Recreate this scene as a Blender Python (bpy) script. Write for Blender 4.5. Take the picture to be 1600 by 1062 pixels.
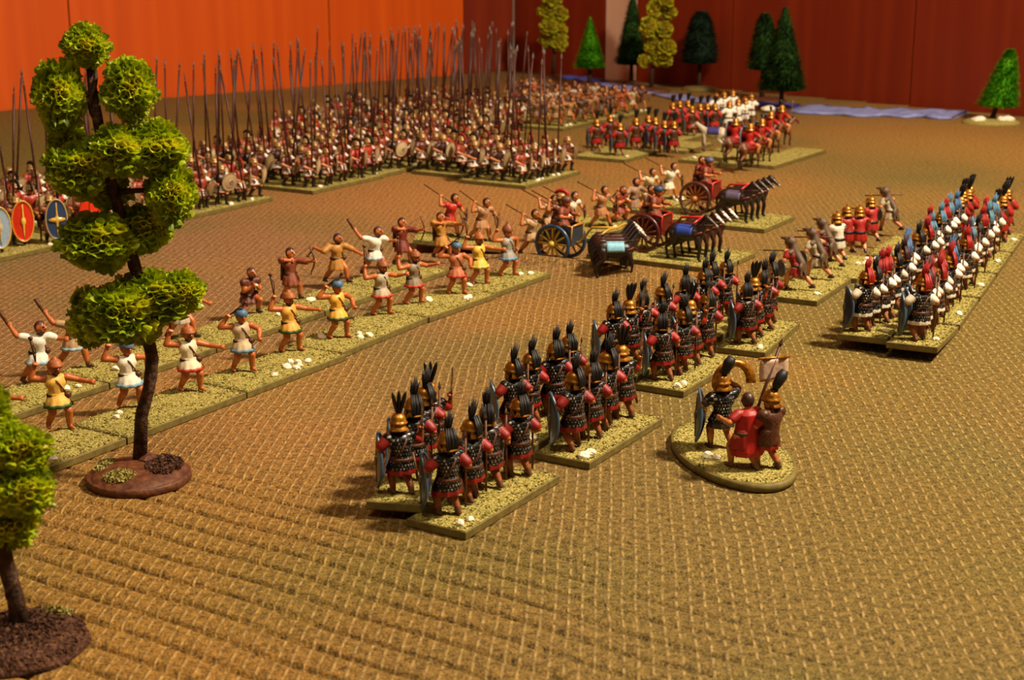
import bpy, math, random
import numpy as np
from mathutils import Vector, Matrix, Euler

for _o in list(bpy.data.objects):
    bpy.data.objects.remove(_o)
random.seed(11)
rng = np.random.default_rng(5)
SC = bpy.context.scene
COL = SC.collection
PI = math.pi
# one Blender unit is one centimetre of the gaming table

# ---------------------------------------------------------------- camera, world, lights, exposure
CAM_H, FPX, CX, CY = 12.2, 2350.0, 800.0, 531.0
PITCH = math.atan((CY + 100.0) / FPX)
cam_d = bpy.data.cameras.new('camera')
cam = bpy.data.objects.new('camera', cam_d)
COL.objects.link(cam)
cam.location = (0, 0, CAM_H)
cam.rotation_euler = (PI / 2 - PITCH, 0, 0)
cam_d.sensor_fit = 'HORIZONTAL'
cam_d.sensor_width = 36.0
cam_d.lens = 36.0 * FPX / 1600.0
cam_d.clip_start, cam_d.clip_end = 0.5, 2000
cam_d.dof.use_dof = True
cam_d.dof.focus_distance = 40.0
cam_d.dof.aperture_fstop = 0.5
SC.camera = cam

world = bpy.data.worlds.new('room_air')
SC.world = world
world.use_nodes = True
world.node_tree.nodes['Background'].inputs['Color'].default_value = (1.0, 0.66, 0.36, 1)
world.node_tree.nodes['Background'].inputs['Strength'].default_value = 0.10


def area_light(name, loc, aim, size, power, color):
    d = bpy.data.lights.new(name, 'AREA')
    d.shape = 'DISK'
    d.size = size
    d.energy = power
    d.color = color
    o = bpy.data.objects.new(name, d)
    COL.objects.link(o)
    o.location = loc
    o.rotation_euler = (Vector(aim) - Vector(loc)).to_track_quat('-Z', 'Y').to_euler()
    return o


area_light('room_lamp_light', (46, 34, 66), (-4, 54, 0), 10, 118000, (1.0, 0.83, 0.60))
area_light('overhead_fill_light', (-10, -10, 120), (0, 55, 0), 40, 44000, (1.0, 0.78, 0.52))  # added soft fill from overhead, not a lamp of the room

SC.view_settings.view_transform = 'Standard'
SC.view_settings.look = 'None'
SC.view_settings.exposure = 0.35
SC.view_settings.gamma = 1.0
SC.view_settings.use_curve_mapping = False

# ---------------------------------------------------------------- coordinates of the table
TH = math.radians(31)
U = np.array([math.sin(TH), math.cos(TH)])      # along the ranks
V = np.array([-U[1], U[0]])                     # across the ranks, away to the left


def ST(s, t):
    p = U * s + V * t
    return float(p[0]), float(p[1])


def G(px, py, z=0.0):
    """table point that the photograph shows at a pixel, at height z"""
    a, b = (px - CX) / FPX, -(py - CY) / FPX
    d = (a, math.cos(PITCH) + b * math.sin(PITCH), -math.sin(PITCH) + b * math.cos(PITCH))
    k = (z - CAM_H) / d[2]
    return d[0] * k, d[1] * k


def GST(px, py, z=0.0):
    x, y = G(px, py, z)
    return x * U[0] + y * U[1], x * V[0] + y * V[1]


def WP(px, py, Y):
    """point at distance Y that the photograph shows at a pixel"""
    a, b = (px - CX) / FPX, -(py - CY) / FPX
    d = (a, math.cos(PITCH) + b * math.sin(PITCH), -math.sin(PITCH) + b * math.cos(PITCH))
    k = Y / d[1]
    return Vector((d[0] * k, Y, CAM_H + d[2] * k))


# ---------------------------------------------------------------- materials
def lin(h):
    """'rrggbb' -> linear rgba"""
    c = [int(h[i:i + 2], 16) / 255 for i in (0, 2, 4)]
    return tuple(x / 12.92 if x <= .04045 else ((x + .055) / 1.055) ** 2.4 for x in c) + (1.0,)


def new_mat(name, rough=.5, metal=0.0, spec=.5):
    m = bpy.data.materials.new(name)
    m.use_nodes = True
    nt = m.node_tree
    b = nt.nodes['Principled BSDF']
    b.inputs['Roughness'].default_value = rough
    b.inputs['Metallic'].default_value = metal
    b.inputs['Specular IOR Level'].default_value = spec
    return m, nt, b


def nd(nt, typ, **kw):
    n = nt.nodes.new(typ)
    for k, v in kw.items():
        if k.startswith('i_'):
            n.inputs[k[2:].replace('_', ' ')].default_value = v
        elif k.startswith('n'):
            n.inputs[int(k[1:])].default_value = v
        else:
            setattr(n, k, v)
    return n


def math_node(nt, op, a, b=None, c=None):
    n = nt.nodes.new('ShaderNodeMath')
    n.operation = op
    for i, x in enumerate((a, b, c)):
        if x is None:
            continue
        if isinstance(x, (int, float)):
            n.inputs[i].default_value = x
        else:
            nt.links.new(x, n.inputs[i])
    return n.outputs[0]


def mix_col(nt, fac, a, b, blend='MIX'):
    n = nt.nodes.new('ShaderNodeMix')
    n.data_type = 'RGBA'
    n.blend_type = blend
    for i, x in ((0, fac), (6, a), (7, b)):
        if isinstance(x, (int, float)):
            n.inputs[i].default_value = x
        elif isinstance(x, tuple):
            n.inputs[i].default_value = x
        else:
            nt.links.new(x, n.inputs[i])
    return n.outputs[2]


def add_bump(nt, b, height, strength, dist):
    n = nt.nodes.new('ShaderNodeBump')
    n.inputs['Strength'].default_value = strength
    n.inputs['Distance'].default_value = dist
    nt.links.new(height, n.inputs['Height'])
    nt.links.new(n.outputs[0], b.inputs['Normal'])


def noise_of(nt, scale, detail=3.0, coord='Object', rough=.55):
    tc = nt.nodes.new('ShaderNodeTexCoord')
    n = nt.nodes.new('ShaderNodeTexNoise')
    n.inputs['Scale'].default_value = scale
    n.inputs['Detail'].default_value = detail
    n.inputs['Roughness'].default_value = rough
    nt.links.new(tc.outputs[coord], n.inputs['Vector'])
    return n.outputs['Fac']


def ramp(nt, fac, stops):
    n = nt.nodes.new('ShaderNodeValToRGB')
    e = n.color_ramp.elements
    while len(e) < len(stops):
        e.new(.5)
    for q, (p, c) in zip(e, stops):
        q.position = p
        q.color = c
    nt.links.new(fac, n.inputs[0])
    return n.outputs[0]


def speckle_mat(name, cols, scale, rough=.8, bump=.5, dist=.03, metal=0.0, spec=.3):
    m, nt, b = new_mat(name, rough, metal, spec)
    f = noise_of(nt, scale, 4)
    k = len(cols)
    nt.links.new(ramp(nt, f, [(.3 + .4 * i / max(1, k - 1), lin(c)) for i, c in enumerate(cols)]), b.inputs['Base Color'])
    add_bump(nt, b, f, bump, dist)
    return m


def paint_mat(name, src, rough=.42, spec=.5, var=.35, scale=16.0):
    """brushed model paint; the colour comes from the painted zones (attribute) or from the object"""
    m, nt, b = new_mat(name, rough, 0, spec)
    if src == 'attr':
        a = nt.nodes.new('ShaderNodeAttribute')
        a.attribute_name = 'paint'
        c = a.outputs['Color']
    else:
        c = nt.nodes.new('ShaderNodeObjectInfo').outputs['Color']
    f = noise_of(nt, scale, 3)
    g = math_node(nt, 'MULTIPLY_ADD', f, 2 * var, 1 - var)
    n = nt.nodes.new('ShaderNodeVectorMath')
    n.operation = 'SCALE'
    nt.links.new(c, n.inputs[0])
    nt.links.new(g, n.inputs['Scale'])
    nt.links.new(n.outputs[0], b.inputs['Base Color'])
    add_bump(nt, b, f, .35, .02)
    return m


MAT = {}
MAT['paint'] = paint_mat('model_paint_zones', 'attr')
MAT['cloth'] = paint_mat('model_paint_cloth', 'obj', .5, .4, .4, 11.0)
MAT['gloss'] = paint_mat('model_paint_gloss', 'obj', .3, .6, .3, 14.0)
MAT['hairy'] = paint_mat('model_paint_plume', 'obj', .55, .4, .55, 30.0)
MAT['wood'] = speckle_mat('painted_wood', ['3a2010', '5a3318', '6e4422'], 14, .5, .4, .02)
MAT['shaft'] = speckle_mat('pike_shaft_paint', ['2c1410', '3d1d16', '50281c'], 6, .45, .2, .01)
MAT['bronze'] = speckle_mat('bronze_paint', ['6a3e0c', '9c6416', 'cf9030'], 10, .34, .25, .02, .55, .5)
MAT['tan_bronze'] = speckle_mat('dull_bronze_paint', ['6e5026', '937040', 'b8935c'], 9, .4, .25, .02, .3, .5)
MAT['steel'] = speckle_mat('steel_paint', ['5c5650', '8d8580', 'c4bcb4'], 8, .33, .2, .01, .6, .5)
MAT['leather'] = speckle_mat('leather_paint', ['2e170c', '4a2614', '5e351d'], 18, .45, .3, .02)
MAT['stone'] = speckle_mat('white_pebble', ['cfc0a4', 'e6dac2', 'f2ead8'], 6, .75, .5, .05)
MAT['board'] = speckle_mat('olive_base_edge_paint', ['574a24', '685a2c', '766833'], 5, .6, .15, .02)
MAT['board_dark'] = speckle_mat('brown_base_edge_paint', ['33230f', '402c14', '4b361a'], 5, .6, .15, .02)
MAT['bark'] = speckle_mat('bark_paint', ['1c0f08', '3a2315', '5a3c26'], 7, .7, .9, .08)
MAT['soil'] = speckle_mat('red_brown_soil', ['3e1d10', '56301b', '6d4125'], 5, .55, .5, .06)
MAT['grit'] = speckle_mat('brown_grit', ['2c150d', '4b2a1a', '7d5535'], 14, .75, 1.0, .12)


def mail_mat(name, light, mid, dark, zrow=12.0, ang=2.3):
    m, nt, b = new_mat(name, .35, .35, .5)
    tc = nt.nodes.new('ShaderNodeTexCoord')
    sx = nt.nodes.new('ShaderNodeSeparateXYZ')
    nt.links.new(tc.outputs['Object'], sx.inputs[0])
    a = math_node(nt, 'MULTIPLY', math_node(nt, 'ARCTAN2', sx.outputs[1], sx.outputs[0]), ang)
    z = math_node(nt, 'MULTIPLY', sx.outputs[2], zrow)
    cb = nt.nodes.new('ShaderNodeCombineXYZ')
    nt.links.new(a, cb.inputs[0])
    nt.links.new(z, cb.inputs[1])
    br = nt.nodes.new('ShaderNodeTexBrick')
    nt.links.new(cb.outputs[0], br.inputs['Vector'])
    br.inputs['Color1'].default_value = lin(light)
    br.inputs['Color2'].default_value = lin(mid)
    br.inputs['Mortar'].default_value = lin(dark)
    br.inputs['Scale'].default_value = 1.0
    br.inputs['Mortar Size'].default_value = .26
    br.inputs['Mortar Smooth'].default_value = .6
    br.inputs['Brick Width'].default_value = .75
    br.inputs['Row Height'].default_value = 1.0
    f = noise_of(nt, 9, 2)
    k = ramp(nt, f, [(.47, (0, 0, 0, 1)), (.66, (1, 1, 1, 1))])
    nt.links.new(mix_col(nt, math_node(nt, 'MULTIPLY', k, .75), lin(dark), br.outputs['Color']), b.inputs['Base Color'])
    inv = math_node(nt, 'SUBTRACT', 1.0, br.outputs['Fac'])
    add_bump(nt, b, inv, .9, .03)
    return m


MAT['mail'] = mail_mat('black_mail_silver_brushed', 'd8cfc0', '9a8f84', '0c0806')
MAT['scale'] = mail_mat('brown_scale_silver_brushed', 'c8b49c', '86705c', '1c0e08', 11.0, 2.0)


def flock_mat():
    m, nt, b = new_mat('grass_flock', .85, 0, .2)
    f = noise_of(nt, 20, 3, rough=.7)
    g = noise_of(nt, 1.6, 2)
    c1 = ramp(nt, f, [(.32, lin('363e0e')), (.46, lin('84803a')), (.6, lin('c4b466')), (.75, lin('748422'))])
    c2 = ramp(nt, f, [(.32, lin('443a14')), (.48, lin('988640')), (.66, lin('d2be76'))])
    nt.links.new(mix_col(nt, g, c1, c2), b.inputs['Base Color'])
    add_bump(nt, b, f, 1.0, .06)
    return m


MAT['flock'] = flock_mat()


def leaf_mat(name, cols, scale=3.0, rough=.55, trans=.25, spec=.4):
    m, nt, b = new_mat(name, rough, 0, spec)
    f = noise_of(nt, scale, 3)
    k = len(cols)
    c = ramp(nt, f, [(.33 + .34 * i / max(1, k - 1), lin(x)) for i, x in enumerate(cols)])
    nt.links.new(c, b.inputs['Base Color'])
    tr = nt.nodes.new('ShaderNodeBsdfTranslucent')
    nt.links.new(c, tr.inputs['Color'])
    mx = nt.nodes.new('ShaderNodeMixShader')
    mx.inputs[0].default_value = trans
    out = nt.nodes['Material Output']
    nt.links.new(b.outputs[0], mx.inputs[1])
    nt.links.new(tr.outputs[0], mx.inputs[2])
    nt.links.new(mx.outputs[0], out.inputs['Surface'])
    return m


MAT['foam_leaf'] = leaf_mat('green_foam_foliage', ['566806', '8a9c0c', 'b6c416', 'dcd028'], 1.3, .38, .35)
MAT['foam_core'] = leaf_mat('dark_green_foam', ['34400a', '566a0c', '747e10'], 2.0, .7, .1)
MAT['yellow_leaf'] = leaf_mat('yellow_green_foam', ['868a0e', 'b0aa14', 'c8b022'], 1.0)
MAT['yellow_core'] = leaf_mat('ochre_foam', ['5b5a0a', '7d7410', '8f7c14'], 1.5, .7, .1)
MAT['bright_fir'] = leaf_mat('bright_green_bristle', ['2f6a0c', '489012', '66ab1c'], 1.4, .9, .2, .08)
MAT['dark_fir'] = leaf_mat('dark_green_bristle', ['16280e', '25401a', '3a5a22'], 1.4, .9, .2, .08)
MAT['blue_fir'] = leaf_mat('blue_green_bristle', ['101c14', '1c2c20', '2c3e2a'], 1.4, .9, .2, .08)


# ---------------------------------------------------------------- object helpers
def link(o, parent=None):
    COL.objects.link(o)
    if parent is not None:
        o.parent = parent
    return o


def obj(name, me, mat=None, parent=None, color=None, loc=None, rot=None):
    o = bpy.data.objects.new(name, me)
    if mat is not None and not me.materials:
        me.materials.append(MAT[mat] if isinstance(mat, str) else mat)
    if color is not None:
        o.color = lin(color)
    if loc is not None:
        o.location = loc
    if rot is not None:
        o.rotation_euler = rot
    return link(o, parent)


def tag(o, label, cat=None, group=None, kind=None):
    if label:
        o['label'] = label
    if cat:
        o['category'] = cat
    if group:
        o['group'] = group
    if kind:
        o['kind'] = kind
    return o


def thing(name, label=None, cat=None, loc=(0, 0, 0), rz=0.0, group=None):
    o = bpy.data.objects.new(name, None)
    COL.objects.link(o)
    o.empty_display_size = .3
    o.location = loc
    o.rotation_euler = (0, 0, rz)
    return tag(o, label, cat, group)


def copy_tree(o, parent=None):
    c = o.copy()
    COL.objects.link(c)
    c.parent = parent
    for ch in o.children:
        copy_tree(ch, c)
    return c


def kill_tree(o):
    for ch in list(o.children):
        kill_tree(ch)
    bpy.data.objects.remove(o)


def stem(n):
    return n.split('.')[0]


# ---------------------------------------------------------------- shape helpers (lists of vertices and faces)
def frame_of(d):
    d = Vector(d).normalized()
    a = Vector((0, 0, 1)) if abs(d.z) < .9 else Vector((1, 0, 0))
    x = a.cross(d).normalized()
    return x, d.cross(x), d


def capsule(a, b, ra, rb, n=10, h=3):
    a, b = Vector(a), Vector(b)
    d = b - a
    if d.length < 1e-5:
        d = Vector((0, 0, 1e-4))
    x, y, z = frame_of(d)
    rings = []
    for i in range(1, h + 1):
        th = PI / 2 * i / h
        rings.append((a - z * ra * math.cos(th), ra * math.sin(th)))
    for i in range(h, 0, -1):
        th = PI / 2 * i / h
        rings.append((b + z * rb * math.cos(th), rb * math.sin(th)))
    vs, fs = [a - z * ra], []
    for c, r in rings:
        for k in range(n):
            an = 2 * PI * k / n
            vs.append(c + x * (r * math.cos(an)) + y * (r * math.sin(an)))
    vs.append(b + z * rb)
    for k in range(n):
        fs.append((0, 1 + (k + 1) % n, 1 + k))
    for i in range(len(rings) - 1):
        for k in range(n):
            p, q = 1 + i * n + k, 1 + i * n + (k + 1) % n
            fs.append((p, q, q + n, p + n))
    e = len(vs) - 1
    o = 1 + (len(rings) - 1) * n
    for k in range(n):
        fs.append((o + k, o + (k + 1) % n, e))
    return vs, fs


def ellipsoid(c, r, R=None, n=14, m=9):
    c = Vector(c)
    vs, fs = [], []
    for i in range(m + 1):
        th = PI * i / m
        for k in range(n):
            an = 2 * PI * k / n
            q = Vector((r[0] * math.sin(th) * math.cos(an), r[1] * math.sin(th) * math.sin(an), r[2] * math.cos(th)))
            vs.append(c + (R @ q if R else q))
    for i in range(m):
        for k in range(n):
            p, q = i * n + k, i * n + (k + 1) % n
            fs.append((p, p + n, q + n, q))
    return vs, fs


def lathe(prof, n=16, sx=1.0, sy=1.0, wav=None, cap=True, R=None, c=(0, 0, 0), arc=None):
    """rings (r, z) around z; wav(i, angle) scales a ring's radius"""
    vs, fs = [], []
    c = Vector(c)
    a0, a1 = arc if arc else (0, 2 * PI)
    nn = n if not arc else n + 1
    for i, (r, z) in enumerate(prof):
        for k in range(nn):
            an = a0 + (a1 - a0) * k / n
            w = wav(i, an) if wav else 1.0
            q = Vector((r * sx * w * math.cos(an), r * sy * w * math.sin(an), z))
            vs.append(c + (R @ q if R else q))
    for i in range(len(prof) - 1):
        for k in range(n):
            p = i * nn + k
            q = i * nn + ((k + 1) % nn if not arc else k + 1)
            fs.append((p, q, q + nn, p + nn))
    if cap and not arc:
        fs.append(tuple(range(n - 1, -1, -1)))
        o = (len(prof) - 1) * n
        fs.append(tuple(range(o, o + n)))
    return vs, fs


def box(c, s, R=None):
    c = Vector(c)
    vs = []
    for x in (-1, 1):
        for y in (-1, 1):
            for z in (-1, 1):
                q = Vector((x * s[0] / 2, y * s[1] / 2, z * s[2] / 2))
                vs.append(c + (R @ q if R else q))
    return vs, [(0, 1, 3, 2), (4, 6, 7, 5), (0, 4, 5, 1), (2, 3, 7, 6), (0, 2, 6, 4), (1, 5, 7, 3)]


def tube(pts, rad, n=8, cap=True, squash=None):
    """a tube along points; rad is a number or a list"""
    pts = [Vector(p) for p in pts]
    vs, fs = [], []
    x = None
    for i, p in enumerate(pts):
        d = (pts[min(i + 1, len(pts) - 1)] - pts[max(i - 1, 0)]).normalized()
        if x is None:
            x, y, _ = frame_of(d)
        else:
            x = (x - d * x.dot(d)).normalized()
            y = d.cross(x)
        r = rad[i] if isinstance(rad, (list, tuple)) else rad
        for k in range(n):
            an = 2 * PI * k / n
            vs.append(p + x * (r * math.cos(an)) + y * (r * math.sin(an) * (squash or 1.0)))
    for i in range(len(pts) - 1):
        for k in range(n):
            a, b = i * n + k, i * n + (k + 1) % n
            fs.append((a, b, b + n, a + n))
    if cap:
        fs.append(tuple(range(n - 1, -1, -1)))
        o = (len(pts) - 1) * n
        fs.append(tuple(range(o, o + n)))
    return vs, fs


def join(*shapes):
    vs, fs = [], []
    for v, f in shapes:
        o = len(vs)
        vs += list(v)
        fs += [tuple(i + o for i in q) for q in f]
    return vs, fs


def mesh(name, shape, smooth=True):
    me = bpy.data.meshes.new(name)
    me.from_pydata([tuple(v) for v in shape[0]], [], shape[1])
    me.update()
    if smooth:
        me.shade_smooth()
    return me


def blob(name, shapes, voxel=.024, smooth=2, ratio=.3, paint=None):
    """one continuous skin over overlapping closed shapes; paint(co[N,3]) -> linear rgb[N,3] zones"""
    tmp = bpy.data.objects.new('tmp', mesh('tmp', join(*shapes), False))
    COL.objects.link(tmp)
    r = tmp.modifiers.new('r', 'REMESH')
    r.mode = 'VOXEL'
    r.voxel_size = voxel
    if smooth:
        s = tmp.modifiers.new('s', 'SMOOTH')
        s.factor = .5
        s.iterations = smooth
    if ratio < 1:
        d = tmp.modifiers.new('d', 'DECIMATE')
        d.ratio = ratio
    dg = bpy.context.evaluated_depsgraph_get()
    me = bpy.data.meshes.new_from_object(tmp.evaluated_get(dg))
    old = tmp.data
    bpy.data.objects.remove(tmp)
    bpy.data.meshes.remove(old)
    me.name = name
    me.materials.clear()
    me.shade_smooth()
    if paint:
        set_paint(me, paint)
    return me


def set_paint(me, paint):
    n = len(me.vertices)
    co = np.empty(n * 3, np.float32)
    me.vertices.foreach_get('co', co)
    co = co.reshape(n, 3)
    c = np.ones((n, 4), np.float32)
    c[:, :3] = paint(co)
    a = me.attributes.new('paint', 'FLOAT_COLOR', 'POINT')
    a.data.foreach_set('color', c.ravel())


def seg_dist(co, a, b):
    a, b = np.array(a), np.array(b)
    d = b - a
    t = np.clip(((co - a) @ d) / max(1e-9, d @ d), 0, 1)
    return np.linalg.norm(co - a - t[:, None] * d, axis=1)
# ---------------------------------------------------------------- the setting: mat on the table, walls, river
def smooth01(x):
    x = np.clip(x, 0, 1)
    return x * x * (3 - 2 * x)


def vnoise(x, y, seed=0):
    """cheap value noise on arrays"""
    xi, yi = np.floor(x).astype(int), np.floor(y).astype(int)
    fx, fy = smooth01(x - xi), smooth01(y - yi)

    def h(a, b):
        q = np.sin(a * 127.1 + b * 311.7 + seed * 74.7) * 43758.5453
        return q - np.floor(q)
    return (h(xi, yi) * (1 - fx) + h(xi + 1, yi) * fx) * (1 - fy) + (h(xi, yi + 1) * (1 - fx) + h(xi + 1, yi + 1) * fx) * fy


# wall lines, from the feet of the boards in the photograph
WL0, WL1 = Vector((-60.0, 89.0)), Vector((.15, 143.5))
WR0, WR1 = Vector((.15, 143.5)), Vector((80.0, 61.3))


def mat_height(s, t):
    cen = np.exp(-(((s - 19.5) / 6.0) ** 4)) * np.exp(-(((t - 18.0) / 10.0) ** 4))
    ph = (s + .25 * np.sin(t * .22) + .05 * np.sin(t * 1.3)) / .72
    fr = np.abs(ph - np.floor(ph) - .5)
    pleat = -np.exp(-(fr / .07) ** 2) * .15 + (fr - .25) * .02
    z = pleat * cen
    ridge = .34 * np.exp(-((s - 49.15) / .38) ** 2) * smooth01((t - 22.8) / 1.6) * (1 - smooth01((t - 29.2) / 1.2))
    return z + ridge


def build_mat():
    s = np.concatenate([np.arange(-14, 11.5, 1.5), np.arange(11.5, 27.5, .045), np.arange(27.5, 47.5, .5),
                        np.arange(47.5, 51, .12), np.arange(51, 150, 1.0)])
    t = np.arange(-70, 92, .6)
    S, T = np.meshgrid(s, t, indexing='ij')
    X, Y = U[0] * S + V[0] * T, U[1] * S + V[1] * T
    Z = mat_height(S, T)
    ok = np.ones_like(X, bool)
    for a, b in ((WL0, WL1), (WR0, WR1)):
        d = (b - a).normalized()
        ok &= ((X - a.x) * d.y - (Y - a.y) * d.x) > .02
    ok &= (Y > -12) & (X > -75) & (X < 75)
    ni, nj = X.shape
    idx = np.arange(ni * nj).reshape(ni, nj)
    f = np.stack([idx[:-1, :-1], idx[1:, :-1], idx[1:, 1:], idx[:-1, 1:]], -1)
    keep = ok[:-1, :-1] & ok[1:, :-1] & ok[1:, 1:] & ok[:-1, 1:]
    f = f[keep].reshape(-1, 4)
    used = np.unique(f)
    remap = -np.ones(ni * nj, int)
    remap[used] = np.arange(len(used))
    co = np.stack([X, Y, Z], -1).reshape(-1, 3)[used]
    me = bpy.data.meshes.new('gaming_mat')
    me.from_pydata(co.tolist(), [], remap[f].tolist())
    me.update()
    me.shade_smooth()

    def paint(c):
        x, y = c[:, 0], c[:, 1]
        col = np.tile(np.array(lin('7c612e')[:3]), (len(c), 1))
        blots = [(100, 225, 16, '6f642a', .9), (330, 385, 14, '8c6444', .95), (690, 300, 10, 'a87038', .9),
                 (1350, 215, 12, 'aa7840', .9), (1560, 240, 12, 'a87c37', .8), (1400, 275, 9, '77652f', .85), (1540, 480, 9, '756026', .8),
                 (1130, 205, 9, '80682f', .7), (1000, 300, 9, 'a4733a', .85), (1030, 590, 5, '755924', .8),
                 (1290, 560, 5, '746024', .85), (1350, 950, 10, '74602f', .85), (900, 1000, 7, '7c6634', .6),
                 (400, 900, 5, '8a6227', .8), (650, 860, 2.5, '6e5c24', .7), (420, 640, 5, '94683a', .85), (150, 480, 7, '90663e', .9),
                 (60, 900, 5, '8f6826', .7), (860, 190, 10, '967031', .7), (1250, 640, 4, '7d652a', .7), (1000, 450, 4, '876026', .6),
                 (1560, 850, 5, '776226', .6)]
        for px, py, r, h, a in blots:
            gx, gy = G(px, py)
            w = np.exp(-(((x - gx) / r) ** 2 + ((y - gy) / (r * 1.15)) ** 2)) * a
            col = col * (1 - w[:, None]) + np.array(lin(h)[:3]) * w[:, None]
        n = vnoise(x / 5.5, y / 5.5, 1) * .6 + vnoise(x / 2.3, y / 2.3, 2) * .4
        gm = smooth01((n - .52) / .3)[:, None] * .32
        col = col * (1 - gm) + np.array(lin('64622c')[:3]) * gm
        om = smooth01((vnoise(x / 7 + 9, y / 7, 4) - .55) / .3)[:, None] * .4
        return col * (1 - om) + np.array(lin('a0702f')[:3]) * om
    set_paint(me, paint)

    m, nt, b = new_mat('woven_mat', .78, 0, .25)
    at = nt.nodes.new('ShaderNodeAttribute')
    at.attribute_name = 'paint'
    tc = nt.nodes.new('ShaderNodeTexCoord')
    rot = nt.nodes.new('ShaderNodeVectorRotate')
    rot.rotation_type = 'Z_AXIS'
    rot.inputs['Angle'].default_value = math.radians(4)      # the threads run almost straight away from the camera side
    nt.links.new(tc.outputs['Object'], rot.inputs['Vector'])
    # a little wander so that the rows are not ruled with a ruler
    wn = nt.nodes.new('ShaderNodeTexNoise')
    wn.inputs['Scale'].default_value = .22
    nt.links.new(tc.outputs['Object'], wn.inputs['Vector'])
    sp = nt.nodes.new('ShaderNodeSeparateXYZ')
    nt.links.new(rot.outputs[0], sp.inputs[0])
    tt = math_node(nt, 'MULTIPLY_ADD', wn.outputs['Fac'], .26, sp.outputs[0])
    ss = math_node(nt, 'MULTIPLY_ADD', wn.outputs['Fac'], -.25, sp.outputs[1])
    tq = math_node(nt, 'DIVIDE', tt, .262)
    ft = math_node(nt, 'FRACT', tq)
    cell = math_node(nt, 'FLOOR', tq)
    sq = math_node(nt, 'MULTIPLY_ADD', cell, .5, math_node(nt, 'DIVIDE', ss, .46))
    fs = math_node(nt, 'FRACT', sq)
    dt = math_node(nt, 'ABSOLUTE', math_node(nt, 'SUBTRACT', ft, .5))
    ds = math_node(nt, 'ABSOLUTE', math_node(nt, 'SUBTRACT', fs, .5))
    fine = math_node(nt, 'ADD', math_node(nt, 'MULTIPLY', noise_of(nt, 20, 3, rough=.7), .65), math_node(nt, 'MULTIPLY', noise_of(nt, 6, 2), .35))
    patch = noise_of(nt, .5, 2)
    line = nt.nodes.new('ShaderNodeMapRange')
    line.interpolation_type = 'SMOOTHSTEP'
    nt.links.new(math_node(nt, 'MULTIPLY_ADD', fine, .22, dt), line.inputs['Value'])
    for k, v in (('From Min', .3), ('From Max', .12), ('To Min', 0.0), ('To Max', 1.0)):
        line.inputs[k].default_value = v
    dash = nt.nodes.new('ShaderNodeMapRange')
    dash.interpolation_type = 'SMOOTHSTEP'
    nt.links.new(math_node(nt, 'MULTIPLY_ADD', fine, -.25, ds), dash.inputs['Value'])
    for k, v in (('From Min', .34), ('From Max', .05), ('To Min', .3), ('To Max', 1.0)):
        dash.inputs[k].default_value = v
    thread = math_node(nt, 'MULTIPLY', line.outputs[0], dash.outputs[0])
    # the weave is worn into knots on the right and flattened towards the far end
    pos = nt.nodes.new('ShaderNodeSeparateXYZ')
    nt.links.new(tc.outputs['Object'], pos.inputs[0])

    def fade(v, a, b, lo, hi):
        n_ = nt.nodes.new('ShaderNodeMapRange')
        n_.interpolation_type = 'SMOOTHSTEP'
        nt.links.new(v, n_.inputs['Value'])
        for q, w in (('From Min', a), ('From Max', b), ('To Min', lo), ('To Max', hi)):
            n_.inputs[q].default_value = w
        return n_.outputs[0]
    worn = fade(math_node(nt, 'MULTIPLY_ADD', patch, 8.0, pos.outputs[0]), 3.0, 9.5, 1.0, 0.0)
    knots = math_node(nt, 'MULTIPLY', math_node(nt, 'POWER', dash.outputs[0], 3.5), 1.25)
    dash2 = math_node(nt, 'ADD', math_node(nt, 'MULTIPLY', dash.outputs[0], worn), math_node(nt, 'MULTIPLY', knots, math_node(nt, 'SUBTRACT', 1.0, worn)))
    thread = math_node(nt, 'MULTIPLY', line.outputs[0], dash2)
    thread = math_node(nt, 'MULTIPLY', thread, fade(pos.outputs[1], 42, 88, 1.0, .25))
    thread = math_node(nt, 'MULTIPLY', thread, math_node(nt, 'MULTIPLY_ADD', patch, 1.0, .2))
    thread = math_node(nt, 'MULTIPLY', thread, math_node(nt, 'MINIMUM', math_node(nt, 'MULTIPLY_ADD', fine, 3.0, -.75), 1.0))
    thread = math_node(nt, 'MAXIMUM', thread, 0.0)
    sc = nt.nodes.new('ShaderNodeVectorMath')
    sc.operation = 'SCALE'
    nt.links.new(at.outputs['Color'], sc.inputs[0])
    nt.links.new(math_node(nt, 'MAXIMUM', math_node(nt, 'MULTIPLY_ADD', fine, 6.0, -2.12), .1), sc.inputs['Scale'])
    tint = mix_col(nt, .6, at.outputs['Color'], lin('f0cc88'))
    col = mix_col(nt, math_node(nt, 'MULTIPLY', thread, .9), sc.outputs[0], tint)
    nt.links.new(col, b.inputs['Base Color'])
    hgt = math_node(nt, 'ADD', math_node(nt, 'MULTIPLY', thread, .45),
                    math_node(nt, 'ADD', math_node(nt, 'MULTIPLY', fine, .9), math_node(nt, 'MULTIPLY', math_node(nt, 'COSINE', math_node(nt, 'MULTIPLY', ds, 6.2831)), -.25)))
    add_bump(nt, b, hgt, 1.0, .11)
    o = obj('ground_mat', me, m)
    tag(o, 'brown and olive textured cloth gaming mat covering the whole table', 'mat')


build_mat()

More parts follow.
